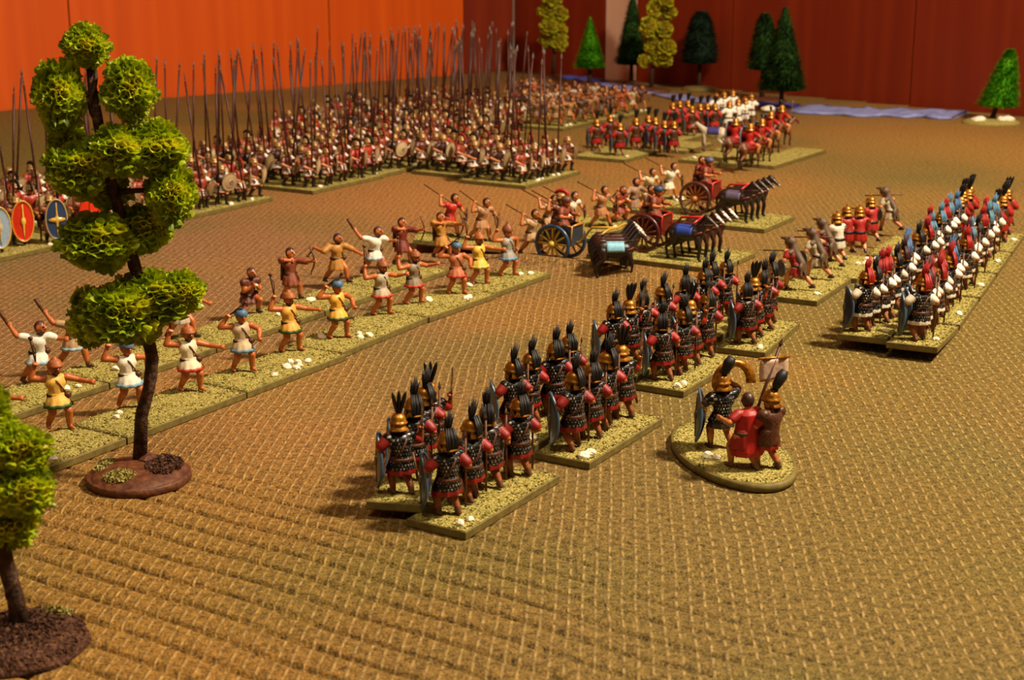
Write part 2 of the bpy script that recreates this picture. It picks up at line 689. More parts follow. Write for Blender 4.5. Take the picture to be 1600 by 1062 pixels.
# the table under the mat
tb = thing('table', None, None, (0, 0, 0))
tag(tb, 'wooden table under the gaming mat', 'table')
poly = [(-74, -11), (74, -11), (74, 66), (.15, 142.6), (-59, 88.6), (-74, 74)]
vs = [(x, y, z) for z in (-2.2, -.14) for x, y in poly]
n = len(poly)
obj('table_top', mesh('table_top', (vs, [tuple(range(n - 1, -1, -1)), tuple(range(n, 2 * n))] + [(i, (i + 1) % n, n + (i + 1) % n, n + i) for i in range(n)]), False), 'wood', tb)
for lx, ly in ((-66, -5), (66, -5), (64, 62), (-66, 66)):
    obj('leg', mesh('leg', box((lx, ly, -36), (6, 6, 68)), False), 'wood', tb)


def panel_mat(name, c1, c2, c3):
    m, nt, b = new_mat(name, .55, 0, .3)
    tc = nt.nodes.new('ShaderNodeTexCoord')
    mp = nt.nodes.new('ShaderNodeMapping')
    mp.inputs['Scale'].default_value = (.9, .9, .035)
    nt.links.new(tc.outputs['Object'], mp.inputs[0])
    w = nt.nodes.new('ShaderNodeTexNoise')
    w.inputs['Scale'].default_value = .8
    w.inputs['Detail'].default_value = 4
    nt.links.new(mp.outputs[0], w.inputs['Vector'])
    nt.links.new(ramp(nt, w.outputs['Fac'], [(.3, lin(c1)), (.5, lin(c2)), (.7, lin(c3))]), b.inputs['Base Color'])
    add_bump(nt, b, w.outputs['Fac'], .15, .1)
    return m


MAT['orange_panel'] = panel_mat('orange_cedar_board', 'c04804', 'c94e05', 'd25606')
MAT['shaded_red_panel'] = panel_mat('shaded_red_brown_board', '6c1e08', '742309', '7e2a0b')  # darker boards: shade away from the lamp is put into their colour
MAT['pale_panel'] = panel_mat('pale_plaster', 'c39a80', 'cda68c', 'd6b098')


def wall(name, a, b, cuts, mats, z0=-75, z1=75):
    """boards standing side by side along a line, each its own child"""
    root = thing(name, None, None, (a.x, a.y, 0), math.atan2(b.y - a.y, b.x - a.x))
    root['kind'] = 'structure'
    L = (b - a).length
    xs = [0] + [c for c in cuts if 0 < c < L] + [L]
    for i in range(len(xs) - 1):
        x0, x1 = xs[i] + .06, xs[i + 1] - .06
        sh = box(((x0 + x1) / 2, .55, (z0 + z1) / 2), (x1 - x0, 1.0, z1 - z0))
        obj('panel', mesh('panel', sh, False), mats[i % len(mats)], root)
    obj('backing_board', mesh('backing_board', box((L / 2, 1.5, 0), (L, .8, z1 - z0)), False), 'wood', root)
    return root


def along(a, b, px):
    """distance along a wall line of the point under a pixel column"""
    k = (px - CX) / FPX
    d = (b - a).normalized()
    # ray x = k*depth ; depth along the view axis near the table plane
    best, bt = 0, 1e9
    for i in range(0, 4000):
        q = a + d * (i * .025)
        dep = q.y * math.cos(PITCH) + CAM_H * math.sin(PITCH)
        e = abs(q.x / dep - k)
        if e < bt:
            best, bt = i * .025, e
    return best


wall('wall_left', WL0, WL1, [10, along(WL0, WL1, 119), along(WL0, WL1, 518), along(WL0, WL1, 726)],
     ['orange_panel', 'orange_panel', 'orange_panel', 'orange_panel', 'shaded_red_panel'])  # last board is coloured darker to stand for the lamp's falloff
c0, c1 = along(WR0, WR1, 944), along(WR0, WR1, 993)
wall('wall_right', WR0, WR1, [c0, c1, along(WR0, WR1, 1140), along(WR0, WR1, 1420)], ['shaded_red_panel', 'pale_panel', 'shaded_red_panel', 'shaded_red_panel', 'shaded_red_panel'])

# floor of the room, far below
fl = obj('floor', mesh('floor', box((0, 40, -75.5), (400, 400, 1)), False), 'wood')
fl['kind'] = 'structure'


# the river of felt strips
def felt_mat(name, c1, c2):
    m, nt, b = new_mat(name, .8, 0, .2)
    f = noise_of(nt, 1.2, 4)
    nt.links.new(ramp(nt, f, [(.35, lin(c1)), (.65, lin(c2))]), b.inputs['Base Color'])
    add_bump(nt, b, f, .4, .08)
    return m


MAT['felt_blue'] = felt_mat('blue_felt', '7078ac', '8c90c4')
MAT['felt_violet'] = felt_mat('violet_blue_felt', '3a4496', '4c58b0')


def river(pts, w, mat, label, seed):
    r = random.Random(seed)
    P = [Vector((*G(*p), 0)) for p in pts]
    Q = []
    for i in range(len(P) - 1):
        for k in range(6):
            Q.append(P[i].lerp(P[i + 1], k / 6))
    Q.append(P[-1])
    vs, fs = [], []
    for i, p in enumerate(Q):
        d = (Q[min(i + 1, len(Q) - 1)] - Q[max(i - 1, 0)]).normalized()
        nrm = Vector((-d.y, d.x, 0))
        ww = w * (1 + .15 * math.sin(i * .8 + seed))
        for k in range(7):
            c = (k - 3) / 3
            z = .12 + .14 * max(0, math.sin(i * 1.1 + c * 1.5 + seed)) * (1 - c * c * .3) + r.uniform(0, .05)
            vs.append(p + nrm * (c * ww) + Vector((0, 0, z)))
        for k in range(7):
            c = (k - 3) / 3
            vs.append(p + nrm * (c * ww) + Vector((0, 0, .005)))
    m = 14
    for i in range(len(Q) - 1):
        for k in range(6):
            a = i * m + k
            fs.append((a, a + m, a + m + 1, a + 1))
            fs.append((a + 7, a + 8, a + 8 + m, a + 7 + m))
        fs.append((i * m, i * m + 7, i * m + 7 + m, i * m + m))
        fs.append((i * m + 6, i * m + m + 6, i * m + m + 13, i * m + 13))
    for e in (0, (len(Q) - 1) * m):
        for k in range(6):
            fs.append((e + k, e + k + 1, e + k + 8, e + k + 7))
    o = obj('river_strip', mesh('river_strip', (vs, fs)), mat)
    tag(o, label, 'river', 'blue felt strips laid as a river')


river([(884, 122), (910, 125), (938, 131)], 1.0, 'felt_violet', 'violet blue felt river strip behind the left end of the small green fir', 1)
river([(944, 133), (980, 139), (1012, 146)], 1.1, 'felt_blue', 'short blue felt river strip in front of the pale wall strip', 2)
river([(1036, 149), (1075, 157), (1125, 162), (1165, 164)], 1.0, 'felt_blue', 'narrow blue felt river strip behind the white-clad soldiers', 3)
river([(1165, 163), (1205, 166), (1243, 168)], 1.1, 'felt_violet', 'dark violet felt river strip beside the large dark fir trunk', 4)
river([(1243, 171), (1300, 175), (1350, 177), (1400, 178), (1450, 179), (1500, 182)], 2.3, 'felt_blue', 'wide pale blue felt river strip ending at the leaning fir', 5)
# ---------------------------------------------------------------- miniature figures
# local frame of a figure: faces +Y, its right hand is at +X, soles at z = 0, about 1.75 tall
HEAD = 1.15         # model heads are cast a little large


def ik(a, tgt, l1, l2, pole):
    a, tgt, pole = Vector(a), Vector(tgt), Vector(pole)
    d = tgt - a
    L = min(d.length, (l1 + l2) * .995)
    d.normalize()
    e = a + d * L
    k = (l1 * l1 - l2 * l2 + L * L) / (2 * L)
    h = math.sqrt(max(0, l1 * l1 - k * k))
    p = pole - d * pole.dot(d)
    p = p.normalized() if p.length > 1e-4 else Vector((0, -1, 0))
    return a + d * k + p * h, e


def skeleton(lean=(0, .0), tw=0.0, drop=0.0, rf=(.16, -.05), lf=(-.16, .1), rh=(.38, .1, .8), lh=(-.38, .1, .8),
             rp=(.6, -.7, -.3), lp=(-.6, -.7, -.3), rfz=0.0, lfz=0.0, head_yaw=0.0, head_tilt=0.0, hip=(0, 0), rkp=(.1, 1, 0), lkp=(-.1, 1, 0)):
    J = {}
    hc = Vector((hip[0], hip[1], .84 - drop))
    lx, ly = lean
    J['hc'] = hc
    J['chest'] = hc + Vector((lx, ly, .34))
    sc = hc + Vector((lx * 1.35, ly * 1.35, .47))
    J['sc'] = sc
    c, s = math.cos(tw), math.sin(tw)
    J['sr'] = sc + Vector((.25 * c, .25 * s, 0))
    J['sl'] = sc - Vector((.25 * c, .25 * s, 0))
    J['head'] = sc + Vector((lx * .3, .03 + ly * .3, .285))
    J['hR'] = (Matrix.Rotation(head_yaw, 3, 'Z') @ Matrix.Rotation(head_tilt, 3, 'X')) * HEAD
    J['re'], J['rh'] = ik(J['sr'], rh, .30, .30, rp)
    J['le'], J['lh'] = ik(J['sl'], lh, .30, .30, lp)
    for k, sx, f, fz, kp in (('r', 1, rf, rfz, rkp), ('l', -1, lf, lfz, lkp)):
        h = hc + Vector((.115 * sx, 0, -.04))
        kn, an = ik(h, (f[0], f[1], .085 + fz), .40, .42, kp)
        J[k + 'hip'], J[k + 'k'], J[k + 'a'] = h, kn, an
        J[k + 't'] = Vector((f[0] + .03 * sx, f[1] + .15, .045 + fz * .6)) + (an - Vector((f[0], f[1], .085 + fz)))
    return J


def hand_shapes(p, fore, grip, side, openh=False):
    """palm, four fingers with knuckle bends, thumb from the side of the palm"""
    fore, grip = Vector(fore).normalized(), Vector(grip)
    grip = (grip - fore * grip.dot(fore))
    grip = grip.normalized() if grip.length > .05 else frame_of(fore)[0]
    nrm = fore.cross(grip) * side
    p = Vector(p)
    sh = [capsule(p - fore * .035, p + fore * .045, .05, .055)]
    for i in range(4):
        o = grip * ((i - 1.5) * .036)
        ln = (.075, .09, .085, .065)[i]
        b = p + fore * .06 + o
        if openh:
            m = b + fore * ln * .6
            e = m + fore * ln * .5 + nrm * .02
        else:
            m = b + fore * .025 + nrm * .05
            e = m - fore * .05 + nrm * .035
        sh += [capsule(b, m, .021, .02, 6, 2), capsule(m, e, .02, .017, 6, 2)]
    tb = p - fore * .01 + grip * .055
    tm = tb + grip * .015 + fore * .04 + nrm * .035
    sh += [capsule(tb, tm, .024, .021, 6, 2), capsule(tm, tm + fore * .03 + nrm * .02 - grip * (.0 if openh else .02), .021, .017, 6, 2)]
    return sh


def make_body(name, J, skin='c07a48', hair='2a160c', shoe=None, rgrip=(0, 0, 1), lgrip=(0, 0, 1), ropen=False, lopen=False, leg=None, beard=False, bare_head=True, fine=True):
    hc, ch, sc, hd, hR = J['hc'], J['chest'], J['sc'], J['head'], J['hR']
    S = []
    S.append(ellipsoid(hc, (.19, .14, .15)))
    S.append(capsule(hc, ch, .15, .165))
    S.append(ellipsoid(ch + Vector((0, 0, .02)), (.235, .16, .19)))
    S.append(capsule(J['sr'], J['sl'], .085, .085))
    S.append(capsule(sc, hd, .075, .07))
    S.append(ellipsoid(hd, (.122, .14, .165), hR))

    def H(x, y, z):
        return hd + hR @ Vector((x, y, z))
    S.append(ellipsoid(H(0, .05, -.085), (.085, .09, .085), hR, 10, 7))          # jaw
    S.append(capsule(H(0, .135, .03), H(0, .165, -.025), .018, .028, 6, 2))      # nose
    S.append(capsule(H(-.06, .115, .045), H(.06, .115, .045), .024, .024, 6, 2)) # brow
    S.append(capsule(H(-.03, .13, -.075), H(.03, .13, -.075), .016, .016, 6, 2)) # lips
    for sx in (-1, 1):
        S.append(ellipsoid(H(sx * .122, -.005, -.005), (.022, .035, .045), hR, 8, 6))
    for k, sx in (('r', 1), ('l', -1)):
        sh, el, ha = J['s' + k], J[k + 'e'], J[k + 'h']
        S.append(ellipsoid(sh, (.098, .098, .1)))
        S.append(capsule(sh, el, .094, .075))
        S.append(capsule(el, el.lerp(ha, .35), .075, .077))
        S.append(capsule(el.lerp(ha, .3), ha, .075, .053))
        S += hand_shapes(ha + (ha - el).normalized() * .05, ha - el, rgrip if k == 'r' else lgrip, sx, ropen if k == 'r' else lopen)
        h, kn, an, toe = J[k + 'hip'], J[k + 'k'], J[k + 'a'], J[k + 't']
        S.append(capsule(h, kn, .135, .095))
        S.append(capsule(kn, kn.lerp(an, .35) + Vector((0, -.015, 0)), .092, .094))
        S.append(capsule(kn.lerp(an, .35) + Vector((0, -.015, 0)), an, .092, .062))
        S.append(capsule(an + Vector((0, -.03, -.035)), toe, .055, .045))
        S.append(capsule(an, an + Vector((0, 0, -.02)), .058, .058, 8, 2))
    sk, hr = np.array(lin(skin)[:3]), np.array(lin(hair)[:3])

    def paint(co):
        c = np.tile(sk, (len(co), 1))
        q = (co - np.array(hd)) @ np.array(hR) / HEAD ** 2
        inh = np.linalg.norm(q / np.array([.16, .19, .2]), axis=1) < 1.05
        if bare_head:
            hm = inh & ((q[:, 2] > .085) | ((q[:, 1] < .0) & (q[:, 2] > -.12)))
            c[hm] = hr
        if beard:
            bm = inh & (q[:, 1] > -.02) & (q[:, 2] < -.045) & (np.abs(q[:, 2] + .075) > .014)
            c[bm] = hr
        for sx in (-1, 1):
            e = np.linalg.norm(q - np.array([sx * .052, .128, .015]), axis=1) < .026
            c[e] = np.array(lin('140a06')[:3])
            e = np.linalg.norm(q - np.array([sx * .058, .13, .055]), axis=1) < .024
            c[e] = hr * .8
        m = np.linalg.norm((q - np.array([0, .145, -.075])) / np.array([1, 1, .45]), axis=1) < .03
        c[m] = np.array(lin('6e2c1c')[:3])
        for k in 'rl':
            if leg:
                d = seg_dist(co, J[k + 'k'], J[k + 'a'])
                c[(d < .13) & (co[:, 2] < J[k + 'k'].z + .02)] = np.array(lin(leg)[:3])
            if shoe:
                d = np.minimum(seg_dist(co, J[k + 'a'] + Vector((0, -.03, 0)), J[k + 't']), 9)
                c[(d < .115) & (co[:, 2] < J[k + 'a'].z + .1)] = np.array(lin(shoe)[:3])
        return c
    me = blob(name, S, .02 if fine else .028, 2 if fine else 1, .30 if fine else .28, paint)
    return me


def garment(name, J, grow=.025, hem=.52, hem_r=(.31, .26), sleeve=.6, folds=9, amp=.1, waist=.0, paint=None, top=True, voxel=.024):
    """tunic, mail shirt or cuirass around the torso with a skirt to height hem above the soles"""
    hc, ch, sc = J['hc'], J['chest'], J['sc']
    g = grow
    S = []
    if top:
        S += [capsule(hc, ch, .16 + g, .175 + g), ellipsoid(ch + Vector((0, 0, .02)), (.245 + g, .165 + g, .19 + g)),
              capsule(J['sc'].lerp(J['sr'], 1 if sleeve > 0 else .5), J['sc'].lerp(J['sl'], 1 if sleeve > 0 else .5), .088 + g, .088 + g)]
    S.append(ellipsoid(hc, (.2 + g, .155 + g, .16)))
    z0 = hc.z + .12
    if hem < z0 - .12:
        rise = z0 - hem
        kn = (J['rk'] + J['lk'] + J['rhip'] + J['lhip']) / 4

        def wv(i, an):
            return 1 + amp * (i / 4) * math.sin(an * folds + i * .3)
        vs, fs = lathe([(.17 + g, rise), (.2 + g, rise * .75), (hem_r[0] * .86, rise * .45), (hem_r[0] * .95, rise * .2), (hem_r[0], 0)], 28, 1.0, hem_r[1] / hem_r[0], wv)
        out = []
        for v in vs:
            k = 1 - v.z / rise
            out.append(Vector((v.x + hc.x + (kn.x - hc.x) * k * .7, v.y + hc.y + (kn.y - hc.y) * k * .7, v.z + hem)))
        S.append((out, fs))
    if sleeve > 0:
        for k in 'rl':
            a, b = J['s' + k], J[k + 'e']
            S.append(capsule(a, a.lerp(b, sleeve), .1 + g, .088 + g * 1.1))
    return blob(name, S, voxel, 1, .3, paint)


def hem_band(J, hem, hem_r, h=.07):
    hc = J['hc']
    kn = (J['rk'] + J['lk'] + J['rhip'] + J['lhip']) / 4
    c = (hc.x + (kn.x - hc.x) * .7, hc.y + (kn.y - hc.y) * .7, hem)
    return lathe([(hem_r[0] * 1.0, -.012), (hem_r[0] * 1.07, -.005), (hem_r[0] * 1.06, h), (hem_r[0] * .97, h + .01)], 28, 1, hem_r[1] / hem_r[0],
                 lambda i, an: 1 + .09 * math.sin(an * 9 + 1.2), False, None, c)


def belt(J, z=.03, r=.215):
    hc = J['hc']
    return lathe([(r - .02, -.055), (r + .012, -.05), (r + .012, .05), (r - .02, .055)], 22, 1, .8, None, False, None, (hc.x, hc.y, hc.z + z))


def strap(J, w=.05, grow=.05):
    """a band over the right shoulder to the left hip, front and back"""
    a, b = J['sr'].lerp(J['sc'], .45) + Vector((0, 0, .1)), J['hc'] + Vector((-.2, 0, .02))
    ch = J['chest']
    pts = [a, a.lerp(b, .3) + Vector((0, .17 + grow, .02)), a.lerp(b, .65) + Vector((0, .18 + grow, 0)), b + Vector((-.03, .05, 0)), b + Vector((-.02, -.08, 0)),
           a.lerp(b, .65) + Vector((0, -.17 - grow, 0)), a.lerp(b, .3) + Vector((0, -.16 - grow, .02)), a]
    return tube(pts, w * .55, 6, True, .6)


# ---- head gear
def helmet(J, rim=.152, brim=.026, knob=True, cheeks=True, neck=True, tall=.2):
    hd, hR = J['head'], J['hR']
    prof = [(rim + brim, .0), (rim + brim, .02), (rim, .035), (rim * .97, .08), (rim * .85, .13), (rim * .6, .175), (rim * .25, tall), (.0, tall + .008)]
    S = [lathe(prof, 18, .93, 1.06, None, False, hR, hd + hR @ Vector((0, 0, .035)))]
    if knob:
        S.append(ellipsoid(hd + hR @ Vector((0, 0, tall + .06)), (.035, .035, .045), None, 8, 6))
    if neck:
        S.append(lathe([(rim * .95, .05), (rim * 1.02, -.03), (rim * 1.45, -.08), (rim * 1.45, -.1), (rim * .98, -.05), (rim * .9, .03)], 10, .9, 1.0, None, False, hR, hd + hR @ Vector((0, 0, .0)), (PI * 1.15, PI * 1.85)))
    if cheeks:
        for sx in (-1, 1):
            S.append(ellipsoid(hd + hR @ Vector((sx * .122, .05, -.07)), (.022, .055, .1), hR, 8, 6))
    return join(*S)


def cap_hat(J, kind):
    """slinger's headgear: pointed cap, leather cap, wolf skin"""
    hd, hR = J['head'], J['hR']
    if kind == 'point':
        p = [(.16, .03), (.165, .06), (.15, .12), (.11, .19), (.05, .25), (.03, .29), (.035, .32), (0, .34)]
        return lathe(p, 16, .95, 1.08, None, False, hR, hd)
    if kind == 'round':
        p = [(.155, .02), (.162, .05), (.158, .1), (.12, .165), (.06, .195), (0, .205)]
        return lathe(p, 16, .95, 1.08, None, False, hR, hd)
    if kind == 'brim':
        p = [(.15, .02), (.168, .035), (.165, .055), (.148, .08), (.138, .12), (.1, .165), (.05, .19), (.042, .225), (0, .24)]
        return lathe(p, 16, .95, 1.08, None, False, hR, hd)


def plume_up(J, h=.46, n=3, spread=.16, seed=0):
    """tall upright feathers on the crown"""
    hd, hR = J['head'], J['hR']
    S = []
    for i in range(n):
        a = (i - (n - 1) / 2) * spread
        b = hd + hR @ Vector((a * .12, -.02, .2))
        pts = [b + hR @ Vector((math.sin(a) * h * k * 1.0, -.10 * k * k, h * k * (1 - .04 * abs(i - (n - 1) / 2)))) for k in (0, .2, .45, .7, .88, 1)]
        S.append(tube(pts, [.03, .055, .07, .07, .05, .012], 7, True, .55))
    return join(*S)


def plume_hair(J, h=.4, seed=1):
    """horsehair crest: strands rise from the crown and fall down the back of the helmet"""
    r = random.Random(seed)
    hd, hR = J['head'], J['hR']
    S = []
    for i in range(20):                       # upright brush
        a = 2.4 * i
        k = math.sqrt(i / 20)
        sp = .085 * k * (.8 + .4 * r.random())
        pts = [(math.cos(a) * .02, -.02 + math.sin(a) * .02, .17), (math.cos(a) * (.05 * k + .01), -.04 + math.sin(a) * .06 * k, .17 + h * .45),
               (math.cos(a) * sp, -.08 + math.sin(a) * sp, .17 + h * (.75 + .3 * r.random() - .1 * k))]
        S.append(tube([hd + hR @ Vector(p) for p in pts], [.02, .03, .007], 4))
    for i in range(15):                       # hanging tail
        x = (i % 8 - 3.5) * .03
        y = .015 * (i // 8)
        pts = [(x * .4, -.02, .2 + .1 * h), (x * .8, -.11 - y, .23 + .1 * r.random()), (x * 1.1, -.17 - y - .02 * r.random(), .1), (x * 1.05, -.18 - y, -.03), (x * .85, -.17 - y, -.1 - .1 * r.random())]
        S.append(tube([hd + hR @ Vector(p) for p in pts], [.014, .02, .02, .018, .005], 4))
    return join(*S)


def crest(J, h=.16):
    """fore-and-aft crest on a Greek helmet"""
    hd, hR = J['head'], J['hR']
    vs, fs = [], []
    n = 9
    for i in range(n):
        a = -.5 + 3.0 * i / (n - 1)
        for rr in (.17, .17 + h * (.55 + .45 * math.sin(PI * i / (n - 1)))):
            for x in (-.022, .022):
                vs.append(hd + hR @ Vector((x, math.cos(a) * rr * 1.0 - .01, math.sin(a) * rr + .06)))
    for i in range(n - 1):
        a = i * 4
        fs += [(a, a + 4, a + 6, a + 2), (a + 1, a + 3, a + 7, a + 5), (a + 2, a + 6, a + 7, a + 3), (a, a + 1, a + 5, a + 4)]
    fs += [(0, 2, 3, 1), ((n - 1) * 4, (n - 1) * 4 + 1, (n - 1) * 4 + 3, (n - 1) * 4 + 2)]
    return vs, fs


# ---- shields: local frame, face towards +Y, centre at origin
def oval_shell(w, h, curve, thick=.035, dome=.0, n=26, rings=5):
    vs, fs = [], []
    for side in (0, 1):
        vs.append(Vector((0, dome - side * thick, 0)))
        for i in range(1, rings + 1):
            k = i / rings
            for j in range(n):
                a = 2 * PI * j / n
                x, z = w / 2 * k * math.cos(a), h / 2 * k * math.sin(a)
                y = dome * (1 - k * k) - curve * (x / (w / 2)) ** 2 - side * thick
                vs.append(Vector((x, y, z)))
    m = 1 + rings * n
    for side in (0, 1):
        o = side * m
        for j in range(n):
            t = (o, o + 1 + j, o + 1 + (j + 1) % n)
            fs.append(t if side else t[::-1])
        for i in range(rings - 1):
            for j in range(n):
                a, b = o + 1 + i * n + j, o + 1 + i * n + (j + 1) % n
                q = (a, b, b + n, a + n)
                fs.append(q[::-1] if side == 0 else q)
    e = 1 + (rings - 1) * n
    for j in range(n):
        a, b = e + j, e + (j + 1) % n
        fs.append((a, b, b + m, a + m))
    nf = n + (rings - 1) * n
    return vs, fs, nf


def shield_mesh(name, w, h, curve, dome=0.0, front='gloss', back='wood'):
    vs, fs, nf = oval_shell(w, h, curve, .035, dome)
    me = mesh(name, (vs, fs))
    me.materials.append(MAT[front])
    me.materials.append(MAT[back])
    for i, p in enumerate(me.polygons):
        p.material_index = 1 if nf <= i < 2 * nf else 0
    return me


def rim_shape(w, h, curve, r=.022, n=28):
    pts = [Vector((w / 2 * math.cos(2 * PI * j / n), -curve * math.cos(2 * PI * j / n) ** 2 - .015, h / 2 * math.sin(2 * PI * j / n))) for j in range(n + 1)]
    return tube(pts, r, 6, False)


def spine_shape(h, dome=.0):
    pts = [Vector((0, dome + .012, h * .42 * (i / 6 * 2 - 1))) for i in range(7)]
    return join(tube(pts, [.012, .022, .03, .045, .03, .022, .012], 6), ellipsoid((0, dome + .015, 0), (.075, .05, .13), None, 10, 7))


def shaft(a, b, r=.022, n=7):
    return tube([a, b], r, n)


def spear_point(p, d, L=.22, w=.05):
    d = Vector(d).normalized()
    x, y, z = frame_of(d)
    p = Vector(p)
    vs = [p - z * .02, p + z * L * .35 + x * w, p + z * L * .35 + y * w * .5, p + z * L * .35 - x * w, p + z * L * .35 - y * w * .5, p + z * L]
    fs = [(0, 2, 1), (0, 3, 2), (0, 4, 3), (0, 1, 4), (5, 1, 2), (5, 2, 3), (5, 3, 4), (5, 4, 1)]
    return vs, fs


def sword_blade(p, d, L=.62, w=.05):
    d = Vector(d).normalized()
    x, y, z = frame_of(d)
    p = Vector(p)
    vs = []
    for k, ww in ((.08, w), (.5, w * .85), (.82, w)):
        for a, b in ((1, 0), (0, .3), (-1, 0), (0, -.3)):
            vs.append(p + z * (k * L) + x * (a * ww) + y * (b * ww))
    vs.append(p + z * L)
    fs = [(0, 3, 2, 1)]
    for i in range(2):
        for k in range(4):
            a, b = i * 4 + k, i * 4 + (k + 1) % 4
            fs.append((a, b, b + 4, a + 4))
    fs += [(8 + k, 8 + (k + 1) % 4, 12) for k in range(4)]
    return vs, fs


def sword_hilt(p, d):
    d = Vector(d).normalized()
    x, y, z = frame_of(d)
    p = Vector(p)
    return join(capsule(p - z * .08, p + z * .05, .022, .022, 6, 2), capsule(p + z * .05 - x * .06, p + z * .05 + x * .06, .02, .02, 6, 2), ellipsoid(p - z * .1, (.033, .033, .033), None, 8, 5))


def place_mesh(me, parent, name, mat, color, p, rz, rx=0.0, ry=0.0):
    o = obj(name, me, mat, parent, color)
    o.location = p
    o.rotation_euler = Euler((rx, ry, rz), 'ZYX') if False else (rx, ry, rz)
    return o


SH = {}
SH['scutum'] = shield_mesh('scutum', .7, 1.26, .13)
SH['scutum_rim'] = mesh('scutum_rim', rim_shape(.7, 1.26, .13, .034))
SH['scutum_spine'] = mesh('scutum_spine', spine_shape(1.26))
SH['thureos'] = shield_mesh('thureos', .62, 1.2, .05)
SH['thureos_rim'] = mesh('thureos_rim', rim_shape(.62, 1.2, .05, .026))
SH['thureos_spine'] = mesh('thureos_spine', spine_shape(1.2))
SH['cross_bar'] = mesh('cross_bar', tube([(-.2, .0, 0), (-.1, .02, 0), (.1, .02, 0), (.2, .0, 0)], [.02, .045, .045, .02], 6))
SH['round'] = shield_mesh('round_shield', .8, .8, 0.0, .1, 'gloss', 'leather')
SH['round_rim'] = mesh('round_rim', rim_shape(.8, .8, 0.0, .02))
SH['small_round'] = shield_mesh('small_round_shield', .58, .58, 0.0, .06, 'gloss', 'leather')
SH['small_rim'] = mesh('small_round_rim', rim_shape(.58, .58, 0, .018))


def add_shield(root, kind, p, yaw, color, rim='4a3320', spine=None, pitch=0.0, roll=0.0, cross=False, label=None):
    key = {'scutum': 'scutum', 'thureos': 'thureos', 'round': 'round', 'small': 'small_round'}[kind]
    s = obj('shield', SH[key], None, root, color)
    s.location = p
    s.rotation_euler = (pitch, roll, yaw)
    if label:
        s['label'] = label
    rk = {'scutum': 'scutum_rim', 'thureos': 'thureos_rim', 'round': 'round_rim', 'small': 'small_rim'}[kind]
    obj('rim', SH[rk], 'gloss', s, rim)
    if spine:
        obj('spine', SH[key + '_spine'], 'gloss', s, spine)
    if cross:
        obj('cross_bar', SH['cross_bar'], 'gloss', s, spine)
    return s
# ---------------------------------------------------------------- one prototype of each pose, with its parts
PROTO = {}


def proto(name, key):
    r = thing(name)
    PROTO[key] = r
    return r


def sub_spear(root, hand, d, back, fwd, r=.022, head=.22, name='spear', mat='wood', hw=.05):
    d = Vector(d).normalized()
    hand = Vector(hand)
    s = obj(name, mesh(name, shaft(hand - d * back, hand + d * fwd, r)), mat, root)
    obj('spear_head', mesh('spear_head', spear_point(hand + d * fwd, d, head, hw), False), 'steel', s)
    return s


def grip_pt(J, k):
    e, h = J[k + 'e'], J[k + 'h']
    d = (h - e).normalized()
    return h + d * .1


def make_legionary(key, pose, plume='hair', weapon='spear', mail='mail', syaw=.7, name='legionary', seed=1, mail_on=True, sh_pos=(-.4, .36, .74)):
    J = skeleton(**pose)
    R = proto(name, key)
    g = Vector((0, 0, 1))
    obj('body', make_body('legionary_body', J, '9a5626', '24130a', '5a3016', g, g, leg='8a4a20'), 'paint', R)
    obj('tunic', garment('tunic', J, .032, .47, (.32, .28), .75), 'cloth', R, '8c140c')
    if mail_on:
        obj('mail_shirt', garment('mail_shirt', J, .045, .58, (.325, .285), .08, 9, .03), mail, R)
        obj('baldric', mesh('baldric', strap(J, .055, .055)), 'leather', R)
    else:
        obj('cuirass', garment('cuirass', J, .04, .7, (.3, .26), .0, 9, .0), 'leather', R)
    obj('belt', mesh('belt', belt(J, -.02, .245)), 'leather', R)
    obj('helmet', mesh('helmet', helmet(J)), 'bronze', R)
    if plume == 'hair':
        obj('plume', mesh('plume', plume_hair(J, .5, seed)), 'hairy', R, '120d0b')
    elif plume == 'up':
        obj('plume', mesh('plume', plume_up(J, .5, 3, .2)), 'hairy', R, '1c1512')
    h = grip_pt(J, 'r')
    if weapon == 'spear':
        sub_spear(R, h, (.02, .02, 1), h.z - .02, .62, .026, .2)
    else:
        w = obj('sword', mesh('sword_hilt', sword_hilt(h, (.0, -.1, 1))), 'leather', R)
        obj('blade', mesh('blade', sword_blade(h, (0, -.1, 1), .75, .055), False), 'steel', w)
    sc = obj('scabbard', mesh('scabbard', tube([J['hc'] + Vector((.26, .05, .08)), J['hc'] + Vector((.31, -.1, -.5))], [.04, .028], 7)), 'wood', R)
    add_shield(R, 'scutum', sh_pos, syaw + .22, '22364e', '3c5468', '5a4a38')
    return R


stand = dict(rf=(.17, -.1), lf=(-.15, .12), rh=(.46, .06, .98), lh=(-.34, .24, .9), rp=(.35, -.7, -.7), lp=(-1, -.4, -.2))
make_legionary('leg_a', dict(stand), seed=1)
make_legionary('leg_b', dict(stand, rf=(.2, .08), lf=(-.16, -.1), rh=(.5, .04, 1.08), head_yaw=.3, lean=(.02, .03)), seed=2)
make_legionary('leg_c', dict(stand, rh=(.44, .0, 1.42), rp=(1, .2, -.6), head_yaw=-.25, lean=(-.02, .04)), 'up', 'sword', 'mail', .8, seed=3)
make_legionary('leg_d', dict(stand, rf=(.14, -.16), lf=(-.18, .16), head_yaw=-.5, lean=(0, .06)), 'hair', 'spear', 'scale', .6, seed=4)
make_legionary('leg_red', dict(stand, rh=(.38, .16, 1.0)), 'up', 'spear', 'mail', .75, mail_on=False, seed=5)

